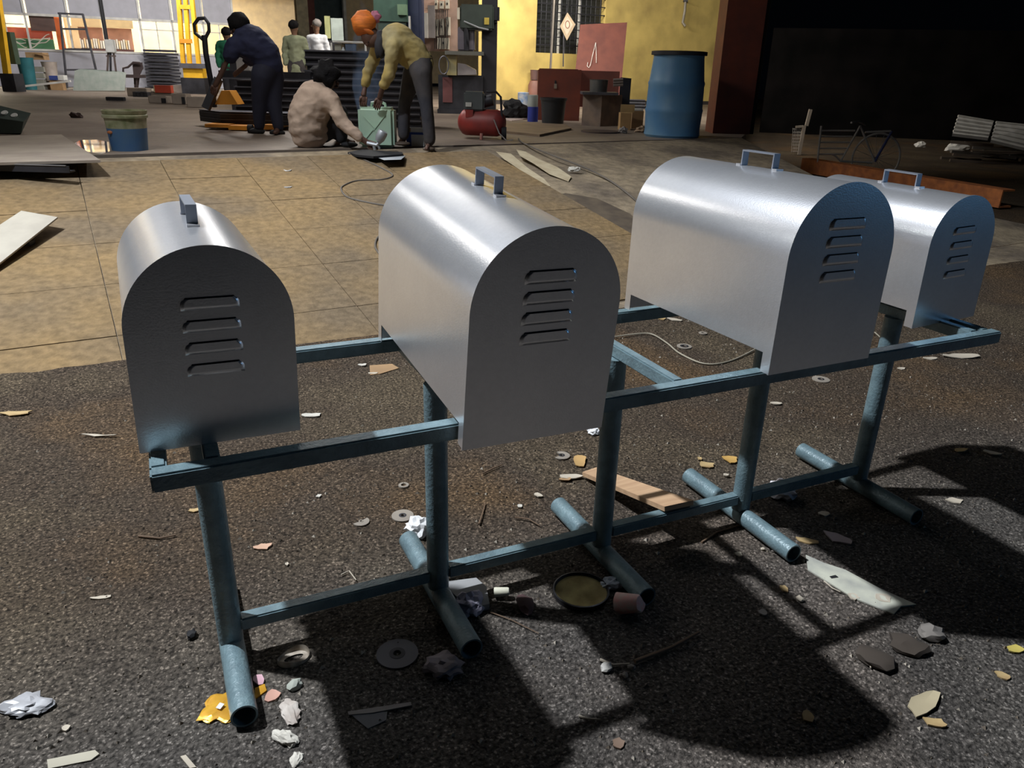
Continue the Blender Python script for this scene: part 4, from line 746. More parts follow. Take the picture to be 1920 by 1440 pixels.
t = T('carton_box', 'small blue and white carton between the feet of the bending man', 'carton', 779, 274); t.rect('lower_part', 763, 252, 795, 274, 0, .12, WHITE); t.rect('blue_side', 762, 252, 771, 274, -.003, .1, mat('carton_blue', (.03, .08, .36), .6)); t.rect('blue_band', 764, 248, 794, 252.5, -.002, .12, M['carton_blue']); t.rect('open_flap', 763, 239, 793, 249, 0, .01, WHITE); t.rect('flap_tear', 763, 240, 770, 247, -.004, 0, CARD)
flat('black_tray', [(652, 285), (680, 280), (720, 283), (754, 285), (756, 289), (700, 293), (668, 290)], .02, BLACK, 'black rubber mat on the floor under the silver spray gun', 'mat', z=ZF)
flat('paint_spill', [(700, 292), (735, 289), (760, 292), (752, 299), (720, 300)], .002, mat('silver_paint', (.42, .45, .48), .5), 'pale silver paint spill in front of the black mat', 'spill', z=ZF)
t = T('spray_gun', 'silver spray gun with a round paint cup in the hand of the squatting man', 'spray gun', 706, 281); SIL = mat('silver', (.5, .52, .55), .5, .6)
c = t.q(714, 256, -.1); bm = B(); lathe(bm, [(0, -.06), (.035, -.055), (.05, -.02), (.052, .04), (.046, .06), (0, .06)], 20, Matrix.Translation(c) @ Matrix.Rotation(.5, 4, 'Y')); fin('paint_cup', bm, SIL, t.o)
t.tube('barrel', [(712, 266, -.1), (706, 272, -.1), (688, 268, -.1)], .02, SIL); t.tube('grip', [(700, 270, -.1), (703, 281, -.1)], .016, SIL); t.tube('nozzle', [(706, 268, -.1), (712, 279, -.1)], .012, SIL)
# ---- compressor
t = T('air_compressor', 'red air compressor tank with a grey motor on top', 'compressor', 905, 262); RT_ = mat('worn_red', (.42, .05, .04), .5, c2=(.14, .04, .04), scale=3)
c = t.q(903, 239, .0); bm = B(); r = 24*t.k; Lh = .19; lathe(bm, [(0, -Lh-.05), (r*.6, -Lh-.035), (r*.92, -Lh), (r, -Lh+.03), (r, Lh-.03), (r*.92, Lh), (r*.6, Lh+.035), (0, Lh+.05)], 28, Matrix.Translation((c.x, .2, r+.03)) @ Matrix.Rotation(1.3, 4, 'Z') @ Matrix.Rotation(pi/2, 4, 'X') @ Matrix.Rotation(.0, 4, 'Y')); 
ob = fin('tank', bm, RT_, t.o); ob.scale = (1.25, 1, 1)
t.rect('motor_housing', 869, 172, 908, 208, .1, .35, mat('motor_grey', (.12, .135, .14), .4), .02); t.rect('data_plate', 873, 192, 884, 200, .085, .1, WHITE); t.rect('bracket', 873, 206, 887, 220, .08, .3, RT_)
bm = B(); c = t.q(912, 190, .2); lathe(bm, [(0, -.08), (.07, -.08), (.07, .08), (0, .08)], 18, Matrix.Translation(c) @ Matrix.Rotation(1.3, 4, 'Y')); fin('pump', bm, DARK, t.o)
t.tube('push_handle', [(912, 172, .1), (930, 172, .1), (939, 182, .1), (941, 222, .1)], .014, DARK); t.tube('hose', [(926, 224, 0), (936, 250, 0), (950, 264, 0), (962, 262, 0)], .008, mat('pale_hose', (.4, .36, .34), .5)); t.tube('foot', [(903, 250, -.03), (902, 262, -.03)], .02, mat('pink_foot', (.5, .22, .18), .5))
bm = B(); c = t.q(945, 250, .1); lathe(bm, [(0, -.03), (.075, -.03), (.075, .03), (0, .03)], 20, Matrix.Translation((c.x, c.y, .076)) @ Matrix.Rotation(pi/2, 4, 'Y')); fin('wheel', bm, BLACK, t.o)
# ---- electrical boards, drill press, machines behind
vb = on_z(880, 214, ZF).dot(HV)-CAM.dot(HV)
t = T('switch_board', 'wall board crowded with cream fuse switches behind the bending man', 'switchboard', 825, 96, v=vb+2.3)
t.rect('post', 792, 96, 798, 202, .06, .1, DARK); t.rect('post', 848, 96, 854, 202, .06, .1, DARK); t.rect('backing', 788, -30, 858, 96, .06, .1, mat('pinkish_board', (.36, .24, .19), .7)); t.rect('switch_box', 786, 24, 802, 71, -.25, .05, mat('white_case', (.7, .66, .6), .5)); t.rect('box_side', 802.3, 10, 815, 71, -.2, .05, mat('grey_case', (.25, .22, .21), .6))
IV = mat('ivory', (.66, .6, .48), .5)
for a in ((815, 0, 820, 17), (824, 2, 832, 16), (835, 0, 842, 16), (816, 36, 822, 68), (825, 35, 832, 66), (836, 32, 844, 66), (820, 71, 842, 92)):
    f = t.rect('fuse_switch', *a, -.08, .05, IV); t.rect('knob', (a[0]+a[2])/2-1, (a[1]+a[3])/2-3, (a[0]+a[2])/2+1, (a[1]+a[3])/2+1, -.1, -.08, BLACK, par=f)
bm = B()
for k in range(8): tube(bm, [t.q(816+k*3.4, y_, -.11+.01*(k % 3))+Vector((.01*sin(k+y_), 0, 0)) for y_ in (18, 30, 45, 60, 75, 92)], .008, 5)
fin('wiring', bm, BLACK, t.o)
t = T('drill_press', 'big black pillar drilling machine against the yellow wall', 'machine', 885, 214); DG = mat('dark_green_machine', (.045, .06, .05), .5)
t.rect('column', 903, -40, 931, 206, .1, .5, mat('machine_black', (.018, .018, .024), .5)); t.rect('head', 862, 8, 926, 56, -.1, .5, DG, .03); t.rect('motor', 918, 8, 936, 42, -.05, .3, M['machine_black'], .04); t.rect('yellow_plate', 908, 33, 917, 46, -.115, -.1, mat('label_yellow', (.6, .45, .08), .5)); t.rect('pale_plate', 857, 14, 862, 36, -.1, 0, IV)
t.rect('gear_case', 858, 50, 890, 95, 0, .4, mat('violet_grey', (.17, .15, .18), .5), .02); t.tube('spindle', [(874, 50, -.05), (875, 95, -.05)], .05, DARK); t.tube('feed_lever', [(870, 40, -.15), (898, 52, -.2), (916, 56, -.2)], .015, SIL)
t.rect('table', 834, 96, 906, 103, -.2, .4, mat('table_iron', (.14, .14, .12), .5)); t.rect('yellow_casting', 838, 103, 856, 141, -.1, .1, mat('cast_yellow', (.5, .38, .11), .6, c2=(.3, .27, .15))); t.rect('base_cabinet', 822, 141, 905, 208, 0, .5, DARK); t.rect('red_door', 830, 145, 848, 192, -.02, 0, mat('dull_red', (.17, .06, .06), .6)); t.rect('base', 820, 206, 932, 215, -.05, .6, DARK)
t.poly('vice', [(858, 118), (872, 120), (892, 131), (893, 140), (858, 141)], -.1, .1, mat('vice_grey', (.3, .27, .27), .4)); t.tube('handwheel', [(832+9*cos(a), 122+17*sin(a), -.15) for a in np.linspace(0, 2*pi, 20)], .012, DARKL)
t = T('green_machine', 'dull green machine tool behind the bending man', 'machine', 735, 175, v=vb+1.2); zf_ = -(t.p.z-ZF)
t.rect('frame', 700, -30, 762, 40, 0, .2, mat('dull_green', (.06, .14, .1), .5)); t.rect('green_box', 745, 8, 763, 28, -.1, 0, mat('pale_green', (.2, .33, .2), .5)); t.rect('lower_frame', 712, 40, 762, 206, .05, .2, mat('green_dark', (.05, .09, .07), .5)); t.rect('gauge_strip', 766, 30, 769, 60, -.1, 0, WHITE)
t = T('blue_cabinet', 'dark blue cabinet beside the switch board', 'cabinet', 776, 180, v=vb+1.5); t.rect('cabinet_body', 763, -40, 792, 205, 0, .4, mat('deep_blue', (.02, .03, .08), .5)); t.rect('door', 765, -38, 786, 170, -.02, 0, M['deep_blue'])
t = T('workbench', 'white-topped bench frame in the doorway', 'bench', 655, 130, v=17.5); t.rect('top', 623, 77, 690, 80, 0, .6, WHITE); t.rect('leg', 623, 80, 626, 203, 0, .04, WHITE); t.rect('leg', 686, 80, 689, 203, 0, .04, WHITE); t.rect('grey_drawer', 628, 82, 640, 108, .1, .4, mat('drawer_grey', (.3, .3, .25), .6)); t.rect('blue_cloth', 648, 82, 668, 112, .05, .1, mat('cloth_blue', (.07, .1, .16), .8))
t = T('water_bottle', 'clear plastic bottle standing on the steel stack', 'bottle', 644, 106, v=on_z(690, 238, ZF).dot(HV)-CAM.dot(HV)+.2); t.lathe('bottle_body', 644, [(0, 105), (3.5, 105), (3.5, 94), (1.5, 90), (1.5, 88), (0, 88)], mat('clear_bottle', (.6, .65, .68), .2))
t = T('standing_mirror', 'tall pale framed mirror inside the teal room', 'mirror', 632, 80, v=19.6); t.rect('stand', 609, 76, 643, 195, .01, .1, DARK); t.rect('glass', 621, 34, 643, 76, 0, .04, mat('mirror_grey', (.4, .46, .44), .2)); t.rect('green_curtain', 609, 30, 619, 72, 0, .04, mat('curtain_green', (.4, .42, .2), .7))
t = T('meter_panel', 'cream meter panel fixed to the inner wall', 'panel', 517, 76, v=(on_e(530, 60, ETC)-CAM).dot(HV)-.45)
t.rect('upper_box', 505, 30, 522, 50, 0, .15, IV); t.rect('lower_box', 498, 55, 524, 76, 0, .15, IV); t.rect('grey_case', 490, 38, 505, 55, 0, .15, mat('meter_grey', (.3, .28, .3), .5))
for a, b_ in ((507, 34), (512, 36), (516, 34), (509, 60), (514, 62), (517, 60)): t.rect('meter', a, b_, a+3, b_+6, -.03, 0, BLACK)
t = T('wall_hatch', 'dark hatch opening high in the cream wall', 'hatch', 490, 34, v=(on_e(490, 30, ETC)-CAM).dot(HV)-.2); t.rect('hatch_door', 480, 9, 504, 34, 0, .06, mat('hatch_dark', (.09, .08, .1), .6)); t.rect('lintel', 477, 8, 505, 10, -.02, .06, DARK)
# ---- things along the yellow wall
vy = on_z(1048, 228, ZF).dot(HV)-CAM.dot(HV)
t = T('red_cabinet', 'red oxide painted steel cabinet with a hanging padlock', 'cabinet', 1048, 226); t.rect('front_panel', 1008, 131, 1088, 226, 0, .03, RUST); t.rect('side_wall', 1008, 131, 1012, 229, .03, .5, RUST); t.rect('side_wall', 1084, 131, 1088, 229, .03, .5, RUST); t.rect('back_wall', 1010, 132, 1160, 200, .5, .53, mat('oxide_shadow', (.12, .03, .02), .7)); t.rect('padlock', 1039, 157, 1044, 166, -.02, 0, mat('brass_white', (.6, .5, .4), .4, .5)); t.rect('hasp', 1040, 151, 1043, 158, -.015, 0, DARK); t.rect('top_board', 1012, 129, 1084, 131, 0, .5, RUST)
t = T('steel_board', 'big red oxide board leaning on the yellow wall, with a chalk hook mark', 'board', 1128, 203); 
bm = B(); hexa(bm, [t.q(1078, 140, .45), t.q(1166, 146, .45), t.q(1166, 146, .5), t.q(1078, 140, .5), t.q(1088, 46, 1.0), t.q(1176, 42, 1.0), t.q(1176, 42, 1.05), t.q(1088, 46, 1.05)]); fin('panel', bm, mat('oxide_board', (.15, .042, .028), .7, c2=(.11, .03, .022)), t.o)
bm = B(); hexa(bm, [t.q(1078, 140, .43), t.q(1166, 146, .43), t.q(1166, 230, .0)+Vector((0, 0, -.0)), t.q(1078, 230, .0), t.q(1078, 140, .47), t.q(1166, 146, .47), t.q(1166, 230, .06), t.q(1078, 230, .06)]) if 0 else box(bm, t.q(1082, 180, .47).x, t.q(1164, 180, .47).x, .46, .5, 0, t.q(1120, 143, .45).z); fin('lower_panel', bm, mat('oxide_dim', (.15, .04, .03), .7), t.o)
def onb(px, py): f = (146-py)/100; return t.q(px, py, .45+.55*f-.06)
bm = B(); tube(bm, [onb(*a) for a in ((1117, 80), (1114, 92), (1110, 108), (1107, 122), (1104, 127), (1101, 124), (1102, 117))], .007, 5); tube(bm, [onb(*a) for a in ((1117, 80), (1118, 100), (1118, 118))], .006, 5); fin('chalk_mark', bm, WHITE, t.o)
t = T('sign_board', 'small diamond-shaped pale sign hanging on the window bars', 'sign', 1064, 75, v=(on_e(1064, 50, ETY)-CAM).dot(HV)-.35); t.poly('diamond', [(1064, 23), (1079, 46), (1063, 76), (1050, 49)], 0, .02, mat('sign_edge', (.5, .38, .25), .6)); t.poly('face', [(1064, 30), (1074, 47), (1063, 67), (1055, 49)], -.006, 0, mat('sign_face', (.62, .5, .38), .6)); t.tube('motif', [(1064+4*cos(a), 46+7*sin(a), -.01) for a in np.linspace(0, 2*pi, 14)], .008, RUST); t.tube('cord', [(1067, -10, 0), (1064, 24, 0)], .006, DARK)
t = T('long_pole', 'thin pale pole leaning on the barred window', 'pole', 1031, 132, v=vy+.6); t.tube('rod', [(1040, -20, .6), (1032, 130, 0)], .02, mat('pole_tan', (.4, .34, .28), .6))
t = T('iron_bar', 'short black iron bar hanging below the diamond sign', 'bar', 1056, 126, v=(on_e(1064, 50, ETY)-CAM).dot(HV)-.3); t.bars('blade', [((1057, 60, 0), (1056, 125, 0))], .03, .02, DARK)
t = T('wall_pipe', 'short grey elbow pipe hanging high on the yellow wall', 'pipe', 1284, 50, v=(on_e(1284, 30, ETY)-CAM).dot(HV)-.12); t.tube('pipe_run', [(1287, -20, 0), (1284, 20, 0), (1280, 42, 0), (1285, 49, -.02)], .035, mat('pipe_grey', (.3, .27, .22), .6)); t.rect('clamp', 1282, 0, 1290, 3, -.05, .05, DARK)
t = T('gas_cylinder', 'brown gas cylinder half hidden behind the red cabinet', 'cylinder', 1001, 196); t.lathe('shell', 1003, [(0, 196), (12, 196), (13, 190), (13, 160), (10, 152), (4, 149), (4, 145), (0, 145)], mat('cylinder_brown', (.2, .09, .07), .6)); t.lathe('collar', 1003, [(7, 150), (8, 131), (9, 131), (8.5, 150)], mat('collar_brown', (.1, .05, .045), .6))
t = T('black_bucket', 'black plastic tub in front of the red cabinet', 'tub', 1036, 231); bm = B(); R1 = 20*t.k; h = t.q(1036, 183).z
lathe(bm, [(0, 0), (R1, 0), (R1*1.17, h*.9), (R1*1.25, h*.9), (R1*1.27, h), (R1*1.15, h), (R1*.95, .03), (0, .03)], 30, Matrix.Translation((0, -R1*.2, 0))); fin('tub_body', bm, mat('black_plastic', (.03, .032, .036), .4), t.o)
t = T('paint_tin', 'blue tin with a rusty top left of the cylinder', 'tin', 981, 201); t.lathe('tin_body', 981, [(0, 201), (10.5, 201), (10.5, 174), (9.5, 173), (0, 175)], mat('tin_blue', (.07, .15, .3), .5, c2=(.3, .3, .3), scale=8))
t = T('white_blue_tin', 'white tin with a deep blue band beside the red cabinet', 'tin', 999, 228); t.lathe('upper_body', 999, [(9.6, 200), (9.6, 180), (9, 178), (0, 179)], mat('tin_white', (.42, .45, .42), .5)); t.lathe('blue_band', 999, [(0, 228), (9.8, 228), (9.8, 200), (0, 200)], mat('tin_deep_blue', (.04, .06, .36), .5))
crumple('black_bundle', 965, 222, 52, 20, BLACK, 'black sack lump lying on the pale sheet', 'sack', 41, .8)
flat('pale_sheet', [(922, 206), (960, 203), (992, 204), (990, 222), (960, 226), (930, 222)], .01, mat('pinkish_sheet', (.5, .4, .37), .7), 'pinkish white sheet on the floor left of the tins', 'sheet', z=ZF)
flat('steel_plate', [(944, 233), (985, 229), (1062, 233), (1071, 240), (1012, 252), (950, 246)], .03, mat('brown_plate', (.28, .2, .13), .7), 'brown plate on the floor before the black tub', 'plate', z=ZF)
t = T('metal_bin', 'rusty grey two-faced sheet metal bin with a shelf of pots on top', 'bin', 1128, 237)
bm = B(); A = [t.q(1090, 237, .12), t.q(1125, 240, -.05), t.q(1163, 234, .3), t.q(1120, 237, .45)]; A = [Vector((v.x, v.y, 0)) for v in A]; h = t.q(1120, 178).z; hexa(bm, A+[v+Vector((0, 0, h)) for v in A]); fin('bin_body', bm, mat('bin_metal', (.26, .19, .14), .5, c2=(.13, .1, .09)), t.o)
t.rect('shelf', 1092, 173, 1160, 178, -.1, .4, DARKL); t.lathe('pot', 1122, [(0, 173), (16, 173), (17, 150), (18, 149), (16, 149), (0, 160)], mat('pot_grey', (.2, .2, .19), .4, .6), d=.15)
for k in range(3): t.tube('pipe_end', [(1150, 150+k*5, 0), (1168, 149+k*5, 0)], .02, mat('pipe_pale', (.35, .3, .27), .5))
t.poly('back_sheet', [(1164, 145), (1184, 147), (1180, 196), (1160, 196)], .4, .42, DARK)
t = T('round_plate', 'flat round iron plate under the metal bin', 'plate', 1125, 248); bm = B(); lathe(bm, [(0, 0), (.28, 0), (.28, .02), (0, .02)], 30); fin('disc', bm, mat('iron_brown', (.1, .07, .06), .6), t.o)
t = T('cardboard_box', 'tan carton left of the blue drum, lid flap up', 'carton', 1176, 244); t.rect('carton_body', 1163, 212, 1183, 244, 0, .25, mat('tan_card', (.58, .36, .16), .7)); t.rect('flap', 1164, 196, 1190, 211, .0, .02, mat('flap_card', (.6, .4, .18), .7))
t = T('cardboard_box', 'darker carton touching the blue drum', 'carton', 1194, 242); t.rect('carton_body', 1184.5, 208, 1206, 242, .05, .3, CARD); t.rect('flap', 1187, 205, 1206, 208, .05, .3, WHITE)
crumple('litter_heap', 1205, 248, 30, 14, mat('tan_litter', (.4, .28, .18), .8), 'small heap of torn card at the foot of the blue drum', 'litter', 51, .5)
crumple('litter_heap', 1168, 250, 18, 10, mat('grey_litter', (.3, .27, .25), .6), 'round grey lump by the tan carton', 'litter', 52, .8)
stack('low pile of dark sheets along the skirting behind the drum', 1172, 1212, 187, 204, 3, 1190, 204, .3)
# ---- dark yard on the right
t = T('bicycle', 'old bicycle with a carrier rack parked in the dark', 'bicycle', 1642, 333, z=0); BK = mat('bike_grey', (.5, .46, .42), .5, 0); BB = mat('bike_blue', (.05, .07, .22), .4)
bm = B(); c = t.q(1642, 297); r = 44*t.k
R = [c+Vector((r*cos(a), 0, r*sin(a))) for a in np.linspace(0, 2*pi, 41)]; tube(bm, R, .016, 8, cap=False); fin('wheel', bm, BK, t.o); bm = B()
for k in range(18): a = 2*pi*k/18; tube(bm, [c, c+Vector((r*cos(a), 0, r*sin(a)))], .003, 4)
fin('spoke', bm, BK, t.o, kind='stuff')
for a, b_ in (((1613, 236), (1576, 302)), ((1613, 236), (1640, 303)), ((1622, 248), (1670, 246)), ((1576, 302), (1636, 305))): t.tube('frame_tube', [(*a, 0), (*b_, 0)], .016, BK)
t.tube('fork', [(1672, 246, 0), (1640, 303, 0)], .02, BB); t.tube('handlebar', [(1596, 230, -.2), (1610, 228, 0), (1622, 234, .2)], .014, BK)
for k in range(5): t.tube('rack_bar', [(1538-k*.6, 245+k*11, 0), (1603-k*5, 245+k*11, 0)], .012, BK)
t.tube('rack_post', [(1540, 236, 0), (1534, 291, 0)], .016, BK); t.tube('rack_stay', [(1558, 289, 0), (1566, 292, 0), (1576, 302, 0)], .012, BK)
t.tube('stand', [(1576, 302, 0), (1560, 333, .1)], .014, BK); t.tube('stand', [(1534, 291, 0), (1532, 336, .1)], .014, BK)
t = T('wire_fence', 'short pale fence post with wire mesh beside the bicycle', 'fence', 1497, 291, z=0); t.bars('post', [((1520, 205, 0), (1512, 236, 0)), ((1508, 236, 0), (1498, 290, 0))], .06, .04, mat('pale_post', (.4, .34, .28), .7)); t.bars('top_bar', [((1492, 238, 0), (1506, 237, 0))], .04, .03, M['pale_post'])
bm = B()
for k in range(6): tube(bm, [t.q(1487+k*3, 240), t.q(1484+k*3, 285)], .004, 4)
for k in range(8): tube(bm, [t.q(1486, 242+k*6), t.q(1504, 242+k*6)], .004, 4)
fin('mesh', bm, BK, t.o)
vp = on_z(1830, 300, .1).dot(HV)-CAM.dot(HV)
WP = mat('white_corrugated', (.88, .86, .82), .7, c2=(.7, .67, .62), scale=5)
for k, (pl, l_) in enumerate((([(1797, 215), (1863, 226), (1853, 258), (1786, 250)], 'left white corrugated panel lying in the dark yard'), ([(1868, 227), (1935, 234), (1925, 278), (1858, 262)], 'right white corrugated panel cut by the picture edge'))):
    t = T('roof_panel', l_, 'panel', pl[3][0], pl[3][1], v=vp+.3); A = [t.q(*p_, d) for p_, d in zip(pl, (.7, .7, 0, 0))]
    bm = B(); prism(bm, A, (0, 0, -.05)); fin('sheet', bm, WP, t.o)
    for j in range(5): f = (j+.5)/5; bm = B(); bar(bm, A[3].lerp(A[0], f)+Vector((0, 0, .01)), A[2].lerp(A[1], f)+Vector((0, 0, .01)), .03, .03); fin('rib', bm, WP, t.o)
t = T('timber_pile', 'dark pile of scrap timber under the white panels', 'pile', 1800, 305, z=0)
for k in range(14):
    R = random.Random(k); a = t.q(1740+R.uniform(0, 180), 262+R.uniform(0, 40), R.uniform(0, .8)); bm = B(); bar(bm, a, a+Vector((R.uniform(.5, 1.6), R.uniform(-.3, .3), R.uniform(-.08, .05))), .06, .05); fin('timber', bm, mat('old_timber', (.13, .1, .08), .8) if k % 3 else mat('grey_timber', (.24, .22, .2), .8), t.o)
crumple('plastic_litter', 1795, 283, 50, 12, WP, 'torn white plastic on the dark timber pile', 'litter', 61, .4); crumple('plastic_litter', 1866, 292, 14, 8, WP, 'small white lump on the dark ground near the picture edge', 'litter', 62, .6); crumple('plastic_litter', 1725, 276, 22, 8, WP, 'white scrap left of the timber pile', 'litter', 63, .6)
# rusty beam at the foot of the ramp's edge
a, b_ = on_z(1500, 322, .02), on_z(1872, 390, .02); dd = (b_-a).normalized(); nn = Vector((-dd.y, dd.x, 0)); o0 = a.copy(); h = .26
for hh in np.linspace(.1, .6, 51):
    if (on_z(1872, 352, .02+hh)-b_).length < .3 or (on_z(1872, 352, .02+hh)-CAM).xy.length < (b_-CAM).xy.length: h = hh; break
t = empty('rusty_beam', a, math.atan2(dd.y, dd.x), 'long rust-orange steel channel lying behind the far cover', 'beam'); L_ = (b_-a).length
bm = B(); box(bm, 0, L_, 0, .02, 0, h); fin('web', bm, RUSTB, t); bm = B(); box(bm, 0, L_, .02, .2, h-.02, h); fin('flange', bm, RUSTB, t); bm = B(); box(bm, 0, L_, .02, .2, 0, .02); fin('flange', bm, RUSTB, t)
# ================================================================ PEOPLE
def skin(name, jn, ed, m, v0, parent, extra=0, smooth=2):
    names = list(jn); bmv = []; rad = []
    for n in names:
        j = jn[n]
        if j[0] == 'f': p = on_z(j[1], j[2], ZF)+Vector((0, 0, j[3])); rr = j[3]
        else: p = on_v(j[0], j[1], v0+j[2]); rr = j[3]
        if name == 'body' and n in ('pel', 'w1', 'ch', 'sp', 'sL', 'sR', 'h1', 'h2', 'hip', 'hip2', 'k1', 'k2', 'kR', 'kL', 'eL', 'eR'): rr *= .62
        bmv.append(Rz @ (p-parent.location)); rad.append((rr+extra, rr+extra))
    bm = B()
    for p_, r_ in zip(bmv, rad): ball(bm, p_, r_[0], 2)
    for a, b_ in ed:
        i, j = names.index(a), names.index(b_)
        if (bmv[i]-bmv[j]).length > .01: tube(bm, [bmv[i], bmv[j]], [rad[i][0], rad[j][0]], 14)
    return meshed(name, bm, m, parent)
def meshed(name, bm, m, parent, vox=.017, it=7):
    me = bpy.data.meshes.new(name); bm.to_mesh(me); bm.free(); o = bpy.data.objects.new(name, me); C.objects.link(o)
    rm = o.modifiers.new('r', 'REMESH'); rm.mode = 'VOXEL'; rm.voxel_size = vox
    sm = o.modifiers.new('s', 'SMOOTH'); sm.iterations = it; sm.factor = .6
    dg = bpy.context.evaluated_depsgraph_get(); dg.update(); nm = bpy.data.meshes.new_from_object(o.evaluated_get(dg)); bpy.data.objects.remove(o)
    nm.materials.clear(); nm.materials.append(m); nm.name = name; nm.shade_smooth()
    if 'cloth' in m.name:
        for v in nm.vertices:
            c = v.co; v.co = c + v.normal*(.014*noise.noise(Vector((c.x*7, c.y*7, c.z*15)))-.012*abs(noise.noise(Vector((c.x*13+3, c.y*13, c.z*24)))))
    o = bpy.data.objects.new(name, nm); C.objects.link(o); o.parent = parent; return o
def chain(*n): return list(zip(n, n[1:]))
def hand(t, v0, parent, px, py, d, dirx, dirz, r=.011, L=.075, m=SKIND):
    c = Rz @ (on_v(px, py, v0+d)-parent.location); D = Vector((dirx, 0, dirz)).normalized(); Sd = Vector((-D.z, 0, D.x)); bm = B()
    for k, (o_, l_) in enumerate(((-.03, .8), (-.011, 1), (.009, .95), (.028, .75))):
        a = c+Sd*o_+D*.045; tube(bm, [a-D*.05, a, a+D*L*l_*.5+Vector((0, -.012, 0)), a+D*L*l_*.8+Vector((0, .012, 0))], [r*1.1, r, r*.9, r*.7], 8)
    a = c-Sd*.035; tube(bm, [c-D*.01, a+D*.02+Vector((0, -.01, 0)), a+D*.055+Vector((0, -.015, 0))], [r*1.3, r*1.1, r*.8], 8)
    ball(bm, c+D*.015, .036, 2, (1, .5, 1.15)); return fin('hand', bm, m, parent, ang=2)
def blob(name, parent, v0, px, py, d, r, sq, m, jit=0, rot=None, seed=1):
    c = Rz @ (on_v(px, py, v0+d)-parent.location); bm = B(); ball(bm, (0, 0, 0), r, 3, sq, jit, seed=seed)
    mx = Matrix.Translation(c) @ (rot or Matrix()); bm.transform(mx); return fin(name, bm, m, parent, ang=3)
def face(parent, v0, px, py, d, s, look, m=SKIN):     # small features: nose, ears, brow, eyes, on the side looked to (unit vector in local axes)
    c = Rz @ (on_v(px, py, v0+d)-parent.location); L = Vector(look).normalized(); up = Vector((0, 0, 1)); sd = L.cross(up).normalized(); up = sd.cross(L)
    bm = B(); ball(bm, c+L*s*.98-up*s*.1, s*.2, 2, (1, 1, 1.3)); ball(bm, c+L*s*.86-up*s*.52, s*.24, 2, (1.3, 1.3, .5))
    for q_ in (-1, 1): ball(bm, c+sd*q_*s*.86-up*s*.05, s*.22, 2, (.6, .6, 1.1))
    f = fin('face_features', bm, m, parent, ang=3); bm = B()
    for q_ in (-1, 1): ball(bm, c+L*s*.86+sd*q_*s*.33+up*s*.12, s*.11, 1)
    fin('eye', bm, BLACK, parent, ang=3)
CL = lambda n, c, **k: mat(n, c, .85, bump=.25, bscale=35, **k)
# bending man in orange turban
PB = on_z(795, 280, ZF); v0 = (PB-CAM).dot(HV); pr = empty('person', PB, -YAW, 'man in an orange turban and mustard shirt bending down over a green jerrycan', 'person')
J = dict(pel=(786, 118, .05, .135), w1=(772, 98, .03, .14), ch=(744, 76, 0, .155), nk=(714, 70, -.02, .06), hd=(700, 74, -.03, .085), sL=(716, 78, .17, .065), eL=(692, 128, .15, .042), wL=(684, 165, .1, .03), hL=(682, 178, .08, .034),
 sR=(738, 88, -.16, .065), eR=(730, 138, -.16, .045), wR=(716, 168, -.08, .032), hR=(712, 184, -.03, .034), h1=(790, 136, -.06, .095), k1=(800, 200, -.08, .052), a1=(806, 262, -.05, .048), f1=('f', 806, 277, .035), t1=('f', 800, 284, .028),
 h2=(774, 138, .11, .09), k2=(758, 196, .14, .05), a2=(757, 252, .15, .048), f2=('f', 757, 268, .035), t2=('f', 750, 272, .028))
E_ = chain('pel', 'w1', 'ch', 'nk', 'hd')+chain('ch', 'sL', 'eL', 'wL', 'hL')+chain('ch', 'sR', 'eR', 'wR', 'hR')+chain('pel', 'h1', 'k1', 'a1', 'f1', 't1')+chain('pel', 'h2', 'k2', 'a2', 'f2', 't2')
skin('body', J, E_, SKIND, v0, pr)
skin('shirt', {k: J[k] for k in ('ch', 'w1', 'pel', 'sL', 'eL', 'sR', 'eR')} | dict(wL=(685, 157, .11, .032), wR=(720, 160, -.1, .034)), chain('ch', 'w1', 'pel')+chain('ch', 'sL', 'eL', 'wL')+chain('ch', 'sR', 'eR', 'wR'), CL('mustard_cloth', (.50, .36, .10), c2=(.36, .31, .17), scale=3), v0, pr, .022)
TR = CL('dark_trousers', (.035, .035, .045), c2=(.07, .058, .052), scale=3)
skin('trousers', {k: J[k] for k in ('pel', 'h1', 'k1', 'a1', 'h2', 'k2', 'a2')}, chain('pel', 'h1', 'k1', 'a1')+chain('pel', 'h2', 'k2', 'a2'), TR, v0, pr, .018)
blob('turban', pr, v0, 682, 44, -.03, .125, (1.0, .95, .98), mat('orange_turban', (.85, .24, .03), .7, c2=(.62, .15, .02), scale=5, stretch=(1, 1, 6), bump=.3), .15); blob('turban_tail', pr, v0, 703, 32, -.02, .06, (1, .7, .9), mat('pink_cloth', (.5, .16, .25), .7), .4)
blob('head', pr, v0, 694, 68, -.03, .095, (.95, .85, 1.1), SKIND); face(pr, v0, 694, 68, -.03, .09, (-.35, -.5, -.8), SKIND)
blob('scarf', pr, v0, 712, 84, -.05, .1, (.6, .6, 1.3), mat('dark_scarf', (.045, .045, .055), .8), .3)
blob('turban_band', pr, v0, 688, 56, -.03, .115, (.95, .95, .35), mat('orange_turban', (0, 0, 0)), .1, Matrix.Rotation(.5, 4, 'Y'))
hand(None, v0, pr, 682, 182, .08, -.1, -1); hand(None, v0, pr, 711, 187, -.03, -.35, -1)
blob('sandal', pr, v0, 804, 279, -.08, .06, (1.1, 1.7, .35), mat('sandal_brown', (.1, .07, .05), .7)); blob('sandal', pr, v0, 754, 269, .12, .06, (1.5, 1.3, .35), M['sandal_brown'])
